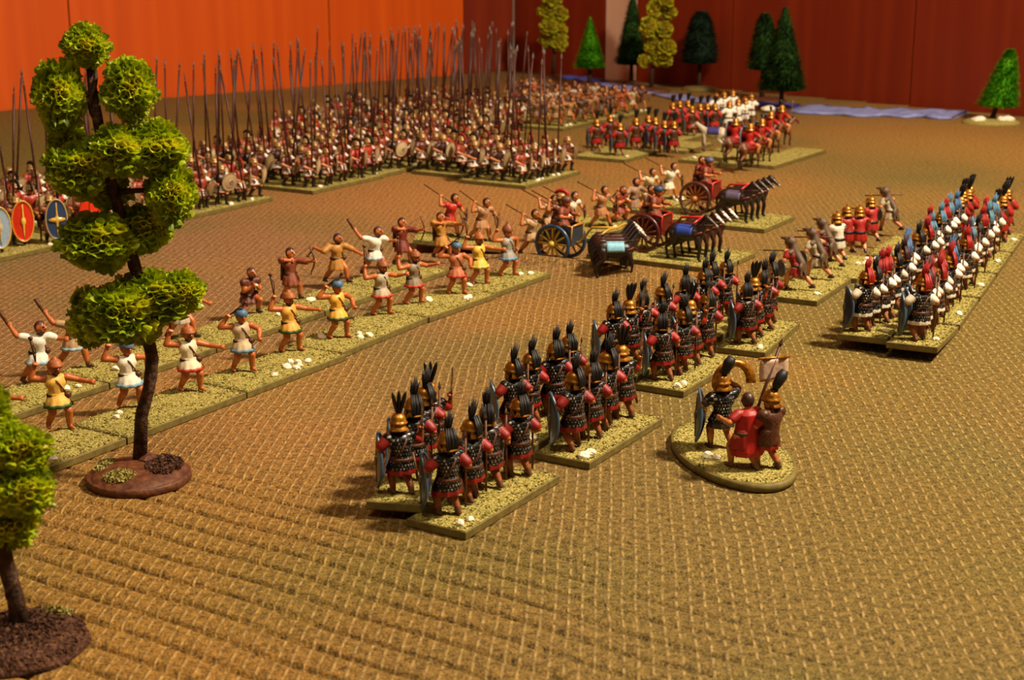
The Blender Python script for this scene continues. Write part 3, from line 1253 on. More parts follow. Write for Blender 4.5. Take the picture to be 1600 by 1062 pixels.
# -------- pikeman
def pteruges(shirt, band):
    def f(co):
        c = np.tile(np.array(lin(shirt)[:3]), (len(co), 1))
        z = co[:, 2]
        c[z < .61] = np.array(lin('8a1a10')[:3])
        for a, b in ((.615, .67), (.72, .775), (.84, .88)):
            c[(z > a) & (z < b)] = np.array(lin(band)[:3])
        c[(z > 1.27) & (co[:, 0] < -.2) & (co[:, 1] > -.1)] = np.array(lin('e6dccc')[:3])
        return c
    return f


def make_pikeman(key, pose, shield, crest_col, tilt, shirt='5c2a1c', band='ddd0bc'):
    J = skeleton(**pose)
    R = proto('phalanx_soldier', key)
    g = Vector((0, 0, 1))
    obj('body', make_body('pikeman_body', J, 'b06a3c', '24130a', '1a1210', g, g, leg='221712', bare_head=False, fine=False), 'paint', R)
    obj('linen_cuirass', garment('linen_cuirass', J, .04, .56, (.33, .28), .5, 10, .05, paint=pteruges(shirt, band)), 'paint', R)
    obj('helmet', mesh('helmet', helmet(J, .15, .02, False, True, True, .19)), 'tan_bronze', R)
    if crest_col:
        obj('crest', mesh('crest', crest(J, .14)), 'cloth', R, crest_col)
    h = grip_pt(J, 'r')
    d = Vector(tilt).normalized()
    p = obj('pike', mesh('pike', shaft(-d * (h.z - .05), d * 5.0, .042, 6)), 'shaft', R, loc=h)
    obj('pike_head', mesh('pike_head', spear_point(d * 5.0, d, .45, .07), False), 'steel', p)
    add_shield(R, 'round', shield[0], shield[1], 'c9b48e', '8a7048', None, -.1)
    return R


pk = dict(rf=(.16, -.14), lf=(-.16, .16), rh=(.27, .3, .95), lh=(-.28, .3, 1.0), rp=(1, -.6, -.3), lp=(-1, -.3, -.3))
make_pikeman('pike_a', dict(pk), ((-.3, .36, 1.02), .45), None, (0, .02, 1))
make_pikeman('pike_b', dict(pk, rf=(.2, .06), lf=(-.18, .0), head_yaw=-.3), ((-.34, .3, .98), .8), '8c2014', (.03, -.03, 1), '8a3a26', 'c8b8a0')
make_pikeman('pike_c', dict(pk, lean=(0, .06), head_yaw=.3, rh=(.3, .2, 1.0)), ((-.24, .4, 1.05), .2), None, (-.03, .04, 1), '3c2018', 'e0d4c0')
make_pikeman('pike_d', dict(pk, rf=(.15, -.2), lf=(-.15, .22), lean=(.03, .05)), ((-.32, .34, 1.0), .6), '1c1512', (.02, .05, 1), 'a03020', '6a2a1c')


# -------- thureos bearer
def make_thureo(key, pose, spear=True):
    J = skeleton(**pose)
    R = proto('shield_bearer', key)
    g = Vector((0, 0, 1))
    obj('body', make_body('bearer_body', J, 'b06a3c', '2a160c', '2a1810', g, g, leg='3a2416', fine=False), 'paint', R)
    obj('tunic', garment('tunic', J, .025, .5, (.33, .28), .7), 'cloth', R, '8c4a30')
    obj('helmet', mesh('helmet', helmet(J, .15, .03, True, True, True, .2)), 'tan_bronze', R)
    h = grip_pt(J, 'r')
    if spear:
        sub_spear(R, h, (0, .12, 1), h.z - .1, 1.5, .035, .3)
    add_shield(R, 'thureos', (-.12, .5, .95), .05, 'b8200e', 'c8a040', 'd8b050', -.05).scale = (1.2, 1, 1.3)
    return R


make_thureo('thu_a', dict(pk, rh=(.42, .1, 1.1)))
make_thureo('thu_b', dict(pk, rh=(.42, -.1, 1.35), rp=(1, -.2, -.6), lean=(0, .08)))


# -------- light troops
def sling(h, d1, d2):
    h = Vector(h)
    return join(tube([h, h + Vector(d1) * .5, h + Vector(d1)], [.016, .02, .034], 6), ellipsoid(h + Vector(d1) * 1.05, (.06, .06, .05), None, 8, 6),
                tube([h + Vector(d1), h + Vector(d2) * .5 + Vector(d1) * .2, h], .013, 5))


def make_light(key, name, pose, skin='ac5c2a', cap=None, capcol='5c3018', tunic_col='d2a03c', hem_col=None, sleeve=0, hem=.6, hair='2a160c', beard=False,
               bag=True, shoe=None, hem_r=(.31, .27), belt_col='1c120c', ropen=False, lopen=False, lgrip=(0, 0, 1), rgrip=(0, 0, 1), amp=.1):
    J = skeleton(**pose)
    R = proto(name, key)
    obj('body', make_body(name + '_body', J, skin, hair, shoe, Vector(rgrip), Vector(lgrip), ropen, lopen, beard=beard), 'paint', R)
    obj('tunic', garment('tunic', J, .022, hem, hem_r, sleeve, 9, amp), 'cloth', R, tunic_col)
    if hem_col:
        obj('hem', mesh('hem', hem_band(J, hem, hem_r)), 'cloth', R, hem_col)
    obj('belt', mesh('belt', belt(J, .02, .225)), 'cloth', R, belt_col)
    if bag:
        obj('strap', mesh('strap', strap(J, .045, .035)), 'leather', R)
        obj('bag', mesh('bag', ellipsoid(J['hc'] + Vector((-.2, .14, .03)), (.1, .08, .09), None, 10, 8)), 'leather', R)
    if cap:
        obj('cap', mesh('cap', cap_hat(J, cap)), 'cloth', R, capcol)
    return R, J


SLB = dict(rf=(.2, -.16), lf=(-.18, .18), rh=(.42, -.14, 1.62), rp=(1, -.4, -.5), lh=(-.42, .34, 1.18), lp=(-1, -.1, -.5), tw=-.25)
for key, kw, po in (
        ('sling_a', dict(cap='point', capcol='4a6a86', tunic_col='e0d4bc', hem_col='7a9ab0'), dict(SLB, lh=(-.5, .05, .95))),
        ('sling_b', dict(cap='brim', capcol='9a5424', tunic_col='d8a848', hem_col='2c4a14', beard=True), dict(SLB, lh=(-.62, .45, 1.2))),
        ('sling_c', dict(cap='round', capcol='466684', tunic_col='dca83a', hem_col='3a4a18'), dict(SLB, rh=(.36, -.1, 1.55), lh=(-.36, .3, .98), rf=(.24, -.1))),
        ('sling_d', dict(cap='brim', capcol='8a4a22', tunic_col='8a7458', hem_col='b84024', beard=True), dict(SLB, rh=(.44, -.22, 1.55), lh=(-.55, .5, 1.28), lean=(0, .05)))):
    R, J = make_light(key, 'slinger', po, **kw)
    h = grip_pt(J, 'r')
    d1 = {'sling_a': (-.05, -.15, .5), 'sling_b': (.05, -.05, .62), 'sling_c': (-.36, .25, .36), 'sling_d': (-.02, .0, .62)}[key]
    obj('sling', mesh('sling', sling(h, d1, (d1[0] - .1, d1[1] + .1, d1[2] * .8))), 'leather', R)

# archers
AB = dict(rf=(.22, -.18), lf=(-.2, .2), rh=(.12, .12, 1.36), rp=(1, -.6, .1), lh=(-.36, .66, 1.34), lp=(-1, -.2, -.6), tw=-.5, head_yaw=.2)


def bow_shape(h, H=.95, d=(0, 1, 0), tiltv=(0, 0, 1)):
    h, d, u = Vector(h), Vector(d).normalized(), Vector(tiltv).normalized()
    pts = []
    for i in range(13):
        k = i / 6 - 1
        pts.append(h + u * (k * H / 2) + d * (.02 - .2 * abs(k) ** 1.6 + (.06 if abs(k) > .93 else 0)))
    return tube(pts, [.012, .02, .024, .028, .03, .032, .034, .032, .03, .028, .024, .02, .012], 6), pts[0], pts[-1]


for key, col, hr, po in (('archer_a', '7a3a22', '2a160c', AB), ('archer_b', 'b07a30', '3a2010', dict(AB, rf=(.2, -.22), lean=(.02, -.02), head_yaw=.3))):
    R, J = make_light(key, 'archer', po, tunic_col=col, sleeve=.95, hem=.5, hair=hr, shoe='4a2816', bag=False, skin='b86a38')
    h = grip_pt(J, 'l')
    s, p0, p1 = bow_shape(h, 1.0, (-.3, 1, 0))
    b = obj('bow', mesh('bow', s), 'wood', R)
    obj('bow_string', mesh('bow_string', tube([p0, grip_pt(J, 'r'), p1], .007, 4)), 'leather', b)
    obj('quiver', mesh('quiver', tube([J['hc'] + Vector((.2, -.16, -.2)), J['sc'] + Vector((.1, -.2, .1))], [.06, .08], 8)), 'leather', R)

# throwers
TB = dict(rf=(.26, -.34), lf=(-.2, .32), lean=(.0, .1), rh=(.44, -.4, 1.6), rp=(1, -.3, -.4), lh=(-.46, .5, 1.2), lp=(-1, 0, -.5), tw=-.55, head_yaw=.3)
R, J = make_light('thrower_a', 'stone_thrower', TB, tunic_col='ddd4c4', hem_col='90a8b8', sleeve=.6, hem=.56, hair='4a2420', shoe='4a2816', beard=True)
h = grip_pt(J, 'r')
obj('club', mesh('club', tube([h - Vector((0, -.05, .1)), h + Vector((.05, -.12, .2)), h + Vector((.08, -.2, .38))], [.03, .05, .065], 8)), 'wood', R)
R, J = make_light('thrower_b', 'stone_thrower', dict(TB, rh=(.55, -.36, 1.25), lh=(-.5, .55, 1.05), lean=(0, .03)), tunic_col='a8722e', sleeve=.95, hem=.46, hair='2c1a24', shoe='3a2014', beard=True)
h = grip_pt(J, 'r')
obj('sling', mesh('sling', sling(h, (.12, -.16, -.3), (.1, -.05, -.26))), 'leather', R)
R, J = make_light('croucher', 'crouching_slinger', dict(rf=(.24, -.25), lf=(-.2, .22), drop=.22, lean=(0, .12), rh=(.1, .36, .95), lh=(-.1, .42, .88), tw=-.1), tunic_col='5c2c1a', sleeve=.2, hem=.36, hair='3a2a20', shoe='3a2014', beard=True)
obj('sling_stone', mesh('sling_stone', ellipsoid(grip_pt(J, 'r') + Vector((0, .04, 0)), (.06, .07, .05), None, 8, 6)), 'stone', R)

# javelin men
JB = dict(rf=(.24, -.34), lf=(-.2, .34), lean=(0, .08), rh=(.42, -.2, 1.58), rp=(1, -.3, -.5), lh=(-.38, .4, 1.0), lp=(-1, -.2, -.5), tw=-.4, head_yaw=.25)
for key, col, po, shc in (('jav_d', '6c3a24', dict(JB, rh=(.4, -.1, 1.5)), '6a4430'), ('jav_a', 'b02418', JB, '5a5460'), ('jav_b', 'b88a5c', dict(JB, rh=(.4, -.1, 1.5)), '7c5a40'), ('jav_c', 'd8ccb4', dict(JB, lean=(0, .14), rh=(.42, -.15, 1.55)), '6a4430')):
    R, J = make_light(key, 'javelin_thrower', po, tunic_col=col, sleeve=.5, hem=.54, hair='2a160c', shoe='3a2014', bag=False, skin='ac6430', rgrip=(0, 1, 0))
    sub_spear(R, grip_pt(J, 'r'), (0, 1, -.42), .8, .6, .024, .2, 'javelin')
    add_shield(R, 'small', grip_pt(J, 'l') + Vector((-.04, .05, -.05)), .55, shc, '3a2818')
    if key == 'jav_d':
        obj('helmet', mesh('helmet', helmet(J, .15, .02, False, True, True, .19)), 'tan_bronze', R)
        obj('crest', mesh('crest', crest(J, .15)), 'cloth', R, '9c1a14')

# wolf-skin skirmishers
def wolf_skin(J):
    hd, hR, sc, hc = J['head'], J['hR'], J['sc'], J['hc']
    S = [ellipsoid(hd + hR @ Vector((0, -.01, .06)), (.16, .18, .16), hR), capsule(hd + hR @ Vector((0, .08, .15)), hd + hR @ Vector((0, .27, .15)), .085, .05),
         capsule(sc + Vector((0, -.1, .06)), hd + Vector((0, -.1, 0)), .16, .13)]
    for sx in (-1, 1):
        S.append(capsule(hd + hR @ Vector((sx * .09, -.02, .18)), hd + hR @ Vector((sx * .12, -.04, .27)), .045, .012, 6, 2))
    S += [capsule(sc + Vector((0, -.12, .02)), hc + Vector((0, -.17, .12)), .15, .13), ellipsoid(hc + Vector((0, -.2, -.02)), (.24, .09, .2)),
          capsule(hc + Vector((.1, -.22, -.1)), hc + Vector((.17, -.3, -.36)), .07, .03), capsule(hc + Vector((-.12, -.2, -.1)), hc + Vector((-.18, -.24, -.32)), .07, .03),
          capsule(hc + Vector((0, -.24, -.1)), hc + Vector((.02, -.36, -.42)), .05, .025),
          capsule(J['sr'] + Vector((0, -.06, .02)), J['sl'] + Vector((0, -.06, .02)), .1, .1)]
    return blob('wolf_skin', S, .026, 1, .3)


VB = dict(rf=(.2, -.55), lf=(-.16, .28), rfz=.06, hip=(0, -.02), lean=(0, .16), rh=(.3, .5, 1.25), rp=(1, -.5, -.3), lh=(-.36, .36, .8), lp=(-1, -.4, 0), head_yaw=.0)
for key, col, skin_on, po in (('veles_a', '8c1c18', True, VB), ('veles_b', 'a8977c', True, dict(VB, rf=(.22, -.45), rh=(.35, .3, 1.4))), ('veles_c', 'ac2018', False, dict(VB, rf=(.2, -.2), lf=(-.18, .16), lean=(0, .08)))):
    R, J = make_light(key, 'skirmisher', po, tunic_col=col, sleeve=.5, hem=.52, hair='3a2010', shoe='3a1c10', bag=False, skin='c0784a', rgrip=(0, 1, 0))
    sub_spear(R, grip_pt(J, 'r'), (-.05, 1, -.12), .7, .8, .024, .18, 'javelin')
    add_shield(R, 'small', (-.42, .34, .78), 1.0, '28323e', '5a5a58')
    if skin_on:
        obj('wolf_skin', wolf_skin(J), 'hairy', R, '5a4430')
    else:
        obj('helmet', mesh('helmet', helmet(J)), 'bronze', R)

# -------- the command group
def cloak_mesh(J, hem=.3, wide=.34):
    sc, hc = J['sc'], J['hc']
    prof = [(.15, sc.z + .1), (.27, sc.z), (.3, hc.z + .2), (.33, hc.z - .15), (wide + .02, hem + .12), (wide, hem)]
    a0, a1 = PI * .88, PI * 2.02
    o = lathe(prof, 18, 1, .85, lambda i, an: 1 + .05 * i / 5 * math.sin(an * 11), False, None, (sc.x, sc.y * .6, 0), (a0, a1))
    inn = lathe([(r - .05, z) for r, z in prof], 18, 1, .85, lambda i, an: 1 + .05 * i / 5 * math.sin(an * 11), False, None, (sc.x, sc.y * .6, 0), (a0, a1))
    n = len(o[0])
    vs, fs = o[0] + inn[0], list(o[1]) + [tuple(i + n for i in f[::-1]) for f in inn[1]]
    w, m = 19, len(prof)
    for i in range(m - 1):
        for c in (0, w - 1):
            a = i * w + c
            fs.append((a, a + w, a + w + n, a + n) if c == 0 else (a, a + n, a + w + n, a + w))
    for k in range(w - 1):
        fs.append((k, k + n, k + 1 + n, k + 1))
        a = (m - 1) * w + k
        fs.append((a, a + 1, a + 1 + n, a + n))
    return blob('cloak', [(vs, fs)], .024, 1, .35)


# horn player with shield
J = skeleton(rf=(.2, -.12), lf=(-.2, .14), rh=(.26, .26, 1.58), rp=(1, -.2, -.6), lh=(-.3, .28, .95), lp=(-1, -.3, -.2), lean=(0, .03))
R = proto('horn_player', 'horn')
obj('body', make_body('horn_body', J, 'a8622e', '24130a', '2a1810', bare_head=False), 'paint', R)
obj('tunic', garment('tunic', J, .02, .54, (.31, .27), .7), 'cloth', R, '3a2c20')
obj('mail_shirt', garment('mail_shirt', J, .045, .68, (.315, .275), .28, 9, .03), 'mail', R)
obj('helmet', mesh('helmet', helmet(J)), 'bronze', R)
pl = Vector((0, -.05, .22)) + J['head']
obj('plume', mesh('plume', join(tube([pl, pl + Vector((.03, -.03, .12)), pl + Vector((.1, -.06, .34)), pl + Vector((.16, -.08, .46))], [.05, .1, .13, .09], 9), ellipsoid(pl, (.1, .08, .04), None, 10, 6))), 'hairy', R, '0e0c0c')
hp = J['head']
pts = [hp + Vector((.02, .2, -.06))]
for i in range(15):
    a = -.5 + 3.75 * i / 14
    pts.append(hp + Vector((.3 - .42 * math.cos(a), .16 - .2 * i / 14, .02 + .46 * math.sin(a))))
obj('horn', mesh('horn', tube(pts, [.045 + .075 * (i / 15) for i in range(16)], 10)), 'bronze', R)
add_shield(R, 'scutum', (-.46, .34, .8), .95, '1c2a3c', '3c5468', '4a3a2c', roll=.28)
# bare-headed man in a red cloak
J = skeleton(rf=(.2, -.22), lf=(-.16, .2), rh=(.34, .32, 1.02), lh=(-.34, .34, 1.15), lean=(.1, .06), head_yaw=-.2)
R = proto('cloaked_officer', 'officer')
obj('body', make_body('officer_body', J, 'b4703c', '3a2012', '6a4020', lopen=True), 'paint', R)
obj('tunic', garment('tunic', J, .022, .52, (.31, .27), .6), 'cloth', R, '8a140e')
obj('cloak', cloak_mesh(J, .32, .38), 'cloth', R, '9c120c')
obj('belt', mesh('belt', belt(J)), 'leather', R)
# standard bearer
J = skeleton(rf=(.18, -.16), lf=(-.16, .14), rh=(.1, .36, 1.22), lh=(-.16, .38, 1.02), lean=(.07, .03), head_yaw=.5)
R = proto('standard_bearer', 'standard')
obj('body', make_body('standard_body', J, 'a8622e', '24130a', '4a2c18', bare_head=False), 'paint', R)
obj('tunic', garment('tunic', J, .022, .5, (.31, .27), .7), 'cloth', R, '8c140e')
obj('cuirass', garment('cuirass', J, .05, .6, (.32, .28), .2, 9, .04), 'leather', R)
obj('helmet', mesh('helmet', helmet(J, .155)), 'bronze', R)
pl = J['hR'] @ Vector((0, -.05, .22)) + J['head']
obj('plume', mesh('plume', join(tube([pl, pl + Vector((.02, -.03, .12)), pl + Vector((.14, -.06, .34)), pl + Vector((.22, -.07, .46))], [.05, .1, .13, .08], 9), ellipsoid(pl, (.1, .08, .04), None, 10, 6))), 'hairy', R, '0e0c0c')
h = grip_pt(J, 'r')
pd = Vector((.42, -.02, 1)).normalized()
st = obj('standard_pole', mesh('standard_pole', tube([h - pd * .75, h + pd * 1.55], .035, 8)), 'shaft', R)
obj('pole_tip', mesh('pole_tip', spear_point(h + pd * 1.55, pd, .22, .06), False), 'shaft', st)
cb = h + pd * 1.3
obj('cross_bar', mesh('cross_bar', tube([cb + Vector((-.42, .1, .02)), cb + Vector((.36, -.08, -.02))], .032, 8)), 'bronze', st)
vs, fs = [], []
for sd in (0, 1):
    for i in range(7):
        for k in range(8):
            x = -.36 + .66 * k / 7
            vs.append(cb + Vector((x, -.22 * x + .03 * math.sin(k * 1.4 + i * .5) - .035 * sd + .02, -.03 - .52 * i / 6 + (.03 * math.sin(k * 2.2) if i == 6 else 0))))
for sd in (0, 1):
    for i in range(6):
        for k in range(7):
            a = sd * 56 + i * 8 + k
            fs.append((a, a + 1, a + 9, a + 8) if sd else (a, a + 8, a + 9, a + 1))
ed = [i for i in range(8)] + [8 * i + 7 for i in range(1, 7)] + [48 + k for k in range(6, -1, -1)] + [8 * i for i in range(5, 0, -1)]
fs += [(ed[i], ed[(i + 1) % len(ed)], ed[(i + 1) % len(ed)] + 56, ed[i] + 56) for i in range(len(ed))]
obj('flag', mesh('flag', (vs, fs)), 'cloth', st, 'b89880')

# -------- horses
def horse_mesh(name, coat, dark, face, hy, hz):
    S = [capsule((0, -.42, 1.22), (0, .36, 1.22), .33, .32, 14), ellipsoid((0, -.6, 1.26), (.29, .34, .34)), ellipsoid((0, .46, 1.2), (.26, .3, .34)),
         ellipsoid((0, -.05, 1.08), (.29, .5, .26))]
    nb, nt_ = Vector((0, .56, 1.36)), Vector((0, .56 + hy * .6, 1.4 + hz))
    S += [capsule(nb, nb.lerp(nt_, .5), .24, .185), capsule(nb.lerp(nt_, .5), nt_, .185, .125)]
    mz = nt_ + Vector((0, .42, -.3))
    S += [capsule(nt_, nt_.lerp(mz, .5), .135, .105), capsule(nt_.lerp(mz, .5), mz, .1, .075), ellipsoid(mz + Vector((0, .0, -.01)), (.07, .09, .075))]
    for sx in (-1, 1):
        S.append(capsule(nt_ + Vector((sx * .07, -.03, .09)), nt_ + Vector((sx * .09, -.03, .22)), .04, .01, 6, 2))
        st = .12 if sx > 0 else -.08
        fl = [(sx * .16, .5, 1.05), (sx * .165, .56 + st, .58), (sx * .165, .5 + st, .16), (sx * .165, .54 + st, .05)]
        hl = [(sx * .18, -.66, 1.15), (sx * .19, -.5 - st, .82), (sx * .185, -.86 - st, .52), (sx * .18, -.8 - st, .15), (sx * .18, -.76 - st, .05)]
        for P, Rr in ((fl, (.15, .075, .05, .07)), (hl, (.2, .125, .07, .052, .07))):
            for i in range(len(P) - 1):
                S.append(capsule(P[i], P[i + 1], Rr[i], Rr[i + 1], 9, 3))
            S.append(lathe([(.075, 0), (.08, .02), (.06, .11)], 10, 1, 1.1, None, True, None, (P[-1][0], P[-1][1], 0)))
    S += [capsule((0, -.9, 1.38), (0, -1.06, 1.1), .055, .08), capsule((0, -1.06, 1.1), (0, -1.08, .6), .08, .03)]
    C, D, F = (np.array(lin(c)[:3]) for c in (coat, dark, face))

    def paint(co):
        c = np.tile(C, (len(co), 1))
        c[co[:, 2] < .5] = D
        c[(co[:, 1] < -.93) & (co[:, 2] < 1.36)] = D
        d = seg_dist(co, nt_ + Vector((0, .13, .06)), mz + Vector((0, .08, .05)))
        c[d < .115] = F
        c[seg_dist(co, mz, mz + Vector((0, .03, -.02))) < .082] = np.array(lin('8c7a70')[:3])
        c[co[:, 2] < .1] = np.array(lin('181010')[:3])
        return c
    me = blob(name, S, .032, 2, .3, paint)
    me.materials.append(MAT['paint'])
    # mane as tufts along the neck
    T = []
    for i in range(11):
        k = i / 10
        p = nb.lerp(nt_, k) + Vector((0, -.19 + .08 * k, .1 + .03 * k))
        T.append(tube([p + Vector((0, .06, .03)), p + Vector((.04, -.02, .05)), p + Vector((.09, -.05, -.12))], [.035, .04, .012], 5))
    return me, mesh(name + '_mane', join(*T)), nt_, mz


def blanket_shape(y0=-.5, y1=.28, r=.36):
    vs, fs = [], []
    n, m = 8, 14
    for sd in (0, 1):
        for i in range(n + 1):
            for k in range(m + 1):
                a = -.25 + (PI + .5) * k / m
                rr = r - sd * .04
                y = y0 + (y1 - y0) * i / n
                vs.append(Vector((math.cos(a) * (rr - .02), y, 1.23 + math.sin(a) * rr)))
    N = (n + 1) * (m + 1)
    w = m + 1
    for i in range(n):
        for k in range(m):
            a = i * w + k
            fs.append((a, a + 1, a + w + 1, a + w))
            fs.append((a + N, a + w + N, a + w + 1 + N, a + 1 + N))
        fs.append((i * w, i * w + w, i * w + w + N, i * w + N))
        fs.append((i * w + m, i * w + m + N, i * w + w + m + N, i * w + w + m))
    for k in range(m):
        fs.append((k, k + N, k + 1 + N, k + 1))
        a = n * w + k
        fs.append((a, a + 1, a + 1 + N, a + N))
    return vs, fs


def make_horse(key, coat, dark, face, hy=.7, hz=.5, blanket=None, harness=None):
    R = proto('horse', key)
    me, mn, nt_, mz = horse_mesh('horse_body', coat, dark, face, hy, hz)
    obj('body', me, None, R)
    obj('mane', mn, 'hairy', R, '120c0a')
    if blanket:
        obj('blanket', mesh('blanket', blanket_shape()), 'cloth', R, blanket)
    mid = nt_.lerp(mz, .75)

    def loop(c, ax, r, k=12):
        x, y, z = frame_of(ax)
        return tube([Vector(c) + x * r * math.cos(2 * PI * i / k) + y * r * math.sin(2 * PI * i / k) for i in range(k + 1)], .016, 5, False)
    d = mz - nt_
    obj('bridle', mesh('bridle', join(loop(mid, d, .095), loop(nt_.lerp(mz, .12), d, .135))), 'leather', R)
    if harness:
        obj('chest_band', mesh('chest_band', lathe([(.29, -.04), (.305, -.03), (.305, .03), (.29, .04)], 20, 1.0, 1.12, None, False, Matrix.Rotation(.35, 3, 'X'), (0, .46, 1.22))), 'cloth', R, harness)
        obj('rein', mesh('rein', tube([mid + Vector((.09, 0, 0)), Vector((.2, .5, 1.62)), Vector((.16, -.4, 1.62)), Vector((.12, -1.0, 1.6))], .014, 5)), 'leather', R)
    return R


make_horse('horse_dark', '20130f', '0e0908', '20130f', .62, .52, None, '6a2018')
make_horse('horse_blaze', '3a1a12', '120a08', 'e0d2c0', .62, .52, None, '7a2018')
make_horse('horse_brown', '6a3a1c', '2a160c', '7a4a2c', .8, .36, '7c1c18', None)
make_horse('horse_grey', 'b8a890', '6a5a4a', 'c8bca8', .8, .36, '3a3470', None)


# cavalryman (sits 1.0 above the ground)
def make_rider(key, tunic='a81c14', shield='26305c'):
    J = skeleton(rf=(.36, .12), lf=(-.36, .12), rkp=(1, .7, .2), lkp=(-1, .7, .2), drop=.1, rfz=.05, lfz=.05, rh=(.4, .2, 1.0), lh=(-.3, .3, .95), rp=(1, -.5, -.2), lp=(-1, -.3, -.2))
    R = proto('cavalryman', key)
    obj('body', make_body('rider_body', J, 'b4703c', '24130a', '3a2010', bare_head=False, fine=False), 'paint', R)
    obj('tunic', garment('tunic', J, .03, .62, (.36, .3), .7), 'cloth', R, tunic)
    obj('helmet', mesh('helmet', helmet(J, .155)), 'bronze', R)
    obj('plume', mesh('plume', plume_up(J, .3, 2, .15)), 'hairy', R, '3a342c')
    add_shield(R, 'scutum', (-.42, .2, .9), 1.1, shield, '5a6a80')
    sub_spear(R, grip_pt(J, 'r'), (.05, .15, 1), .9, .9, .026, .2)
    return R


make_rider('rider')


# charioteer: only the upper body shows above the car, yet he is whole
def make_driver(key, col, cap, capcol):
    R, J = make_light(key, 'charioteer', dict(rf=(.16, -.1), lf=(-.16, .1), rh=(.26, .44, 1.05), lh=(-.26, .46, 1.08), lean=(0, .08)), tunic_col=col, sleeve=.5, hem=.55, cap=cap, capcol=capcol, bag=False, shoe='3a2014')
    return R


make_driver('driver_red', '6c1814', None, None)
make_driver('driver_cap', '7a3a24', 'round', '2c3a52')


# -------- chariots: faces +Y, axle along X
def make_chariot(key, rimc, spokec, bodyc, railc, polec, nsp=12):
    R = proto('chariot', key)
    wr, ax = .76, .66
    rim = mesh('wheel_rim', tube([(0, math.cos(2 * PI * i / 40) * (wr - .06), math.sin(2 * PI * i / 40) * (wr - .06)) for i in range(41)], .075, 8, False))
    spk = mesh('spoke', tube([(0, 0, .12), (0, 0, .38), (0, 0, wr - .1)], [.03, .045, .032], 7))
    hub = mesh('hub', tube([(-.14, 0, 0), (-.1, 0, 0), (.1, 0, 0), (.16, 0, 0), (.2, 0, 0)], [.1, .14, .14, .09, .05], 12))
    for sx in (-1, 1):
        w = obj('wheel', rim, 'gloss', R, rimc)
        w.location = (sx * ax, -.1, wr)
        obj('hub', hub, 'gloss', w, spokec).rotation_euler = (0, 0, 0 if sx > 0 else PI)
        for i in range(nsp):
            obj('spoke', spk, 'gloss', w, spokec).rotation_euler = (2 * PI * i / nsp, 0, 0)
    obj('axle', mesh('axle', tube([(-ax, -.1, wr), (ax, -.1, wr)], .06, 8)), 'wood', R)
    obj('car_floor', mesh('car_floor', box((0, .0, .72), (.98, 1.15, .08)), False), 'wood', R)

    def side_panel(x):
        out = []
        prof = [(-.6, .74), (.55, .74), (.62, 1.42), (.3, 1.46), (-.1, 1.36), (-.6, 1.15)]
        for dx in (-.03, .03):
            out += [Vector((x + dx, y, z)) for y, z in prof]
        n = len(prof)
        return out, [tuple(range(n - 1, -1, -1)), tuple(range(n, 2 * n))] + [(i, (i + 1) % n, n + (i + 1) % n, n + i) for i in range(n)]
    for sx in (-1, 1):
        obj('side_panel', mesh('side_panel', side_panel(sx * .47), False), 'gloss', R, bodyc)
        obj('side_rail', mesh('side_rail', tube([(sx * .47, -.62, 1.16), (sx * .47, -.1, 1.38), (sx * .47, .3, 1.49), (sx * .47, .64, 1.45), (sx * .47, .58, .74)], .04, 7)), 'gloss', R, railc)
        obj('corner_post', mesh('corner_post', tube([(sx * .47, -.1, .74), (sx * .47, -.1, 1.4)], .05, 7)), 'gloss', R, railc)
    obj('front_panel', mesh('front_panel', box((0, .58, 1.08), (.92, .07, .72), Matrix.Rotation(-.08, 3, 'X')), False), 'gloss', R, bodyc)
    obj('front_rail', mesh('front_rail', tube([(-.47, .63, 1.46), (0, .68, 1.5), (.47, .63, 1.46)], .045, 7)), 'gloss', R, railc)
    obj('pole', mesh('pole', tube([(0, .1, .68), (0, .75, .8), (0, 1.0, 1.1), (0, 1.25, 1.42), (0, 2.35, 1.52)], .05, 8)), 'gloss', R, polec)
    obj('yoke', mesh('yoke', tube([(-1.2, 2.3, 1.46), (-.6, 2.3, 1.56), (0, 2.33, 1.52), (.6, 2.3, 1.56), (1.2, 2.3, 1.46)], .04, 7)), 'gloss', R, polec)
    return R


make_chariot('chariot_blue', '28405c', 'b8962c', '2a3440', 'a87424', 'b88a2c')
make_chariot('chariot_red', '4a1c18', '7a4428', '5c1410', 'a01c16', 'a81c16', 14)
make_chariot('chariot_brown', '4c2a22', '9a6030', '6a1c14', 'b02018', 'b02a20', 14)
# ---------------------------------------------------------------- bases with flock and pebbles
ORD = ['first', 'second', 'third', 'fourth', 'fifth', 'sixth', 'seventh', 'eighth', 'ninth', 'tenth', 'eleventh', 'twelfth', 'thirteenth', 'fourteenth', 'fifteenth', 'sixteenth', 'seventeenth', 'eighteenth', 'nineteenth', 'twentieth']
TOP = .245
RZ_U = PI / 2 - TH        # turns local x onto the rank direction


def grain_mesh(w, d, per, inside=None, seed=1, zf=None):
    r = random.Random(seed)
    vs, fs = [], []
    n = int(w * d * per)
    for _ in range(n):
        x, y = r.uniform(-w / 2 + .03, w / 2 - .03), r.uniform(-d / 2 + .03, d / 2 - .03)
        if inside and not inside(x, y):
            continue
        z = (zf(x, y) if zf else .215)
        a, L, h = r.uniform(0, 2 * PI), r.uniform(.02, .055), r.uniform(.008, .05)
        dx, dy = math.cos(a) * L, math.sin(a) * L
        o = len(vs)
        vs += [(x - dx, y - dy, z), (x + dx, y + dy, z + r.uniform(0, .02)), (x - dy * .5, y + dx * .5, z + h), (x + dy * .4, y - dx * .4, z)]
        fs += [(o, o + 1, o + 2), (o, o + 3, o + 1), (o, o + 2, o + 3), (o + 1, o + 3, o + 2)]
    return vs, fs


BASE_CACHE = {}


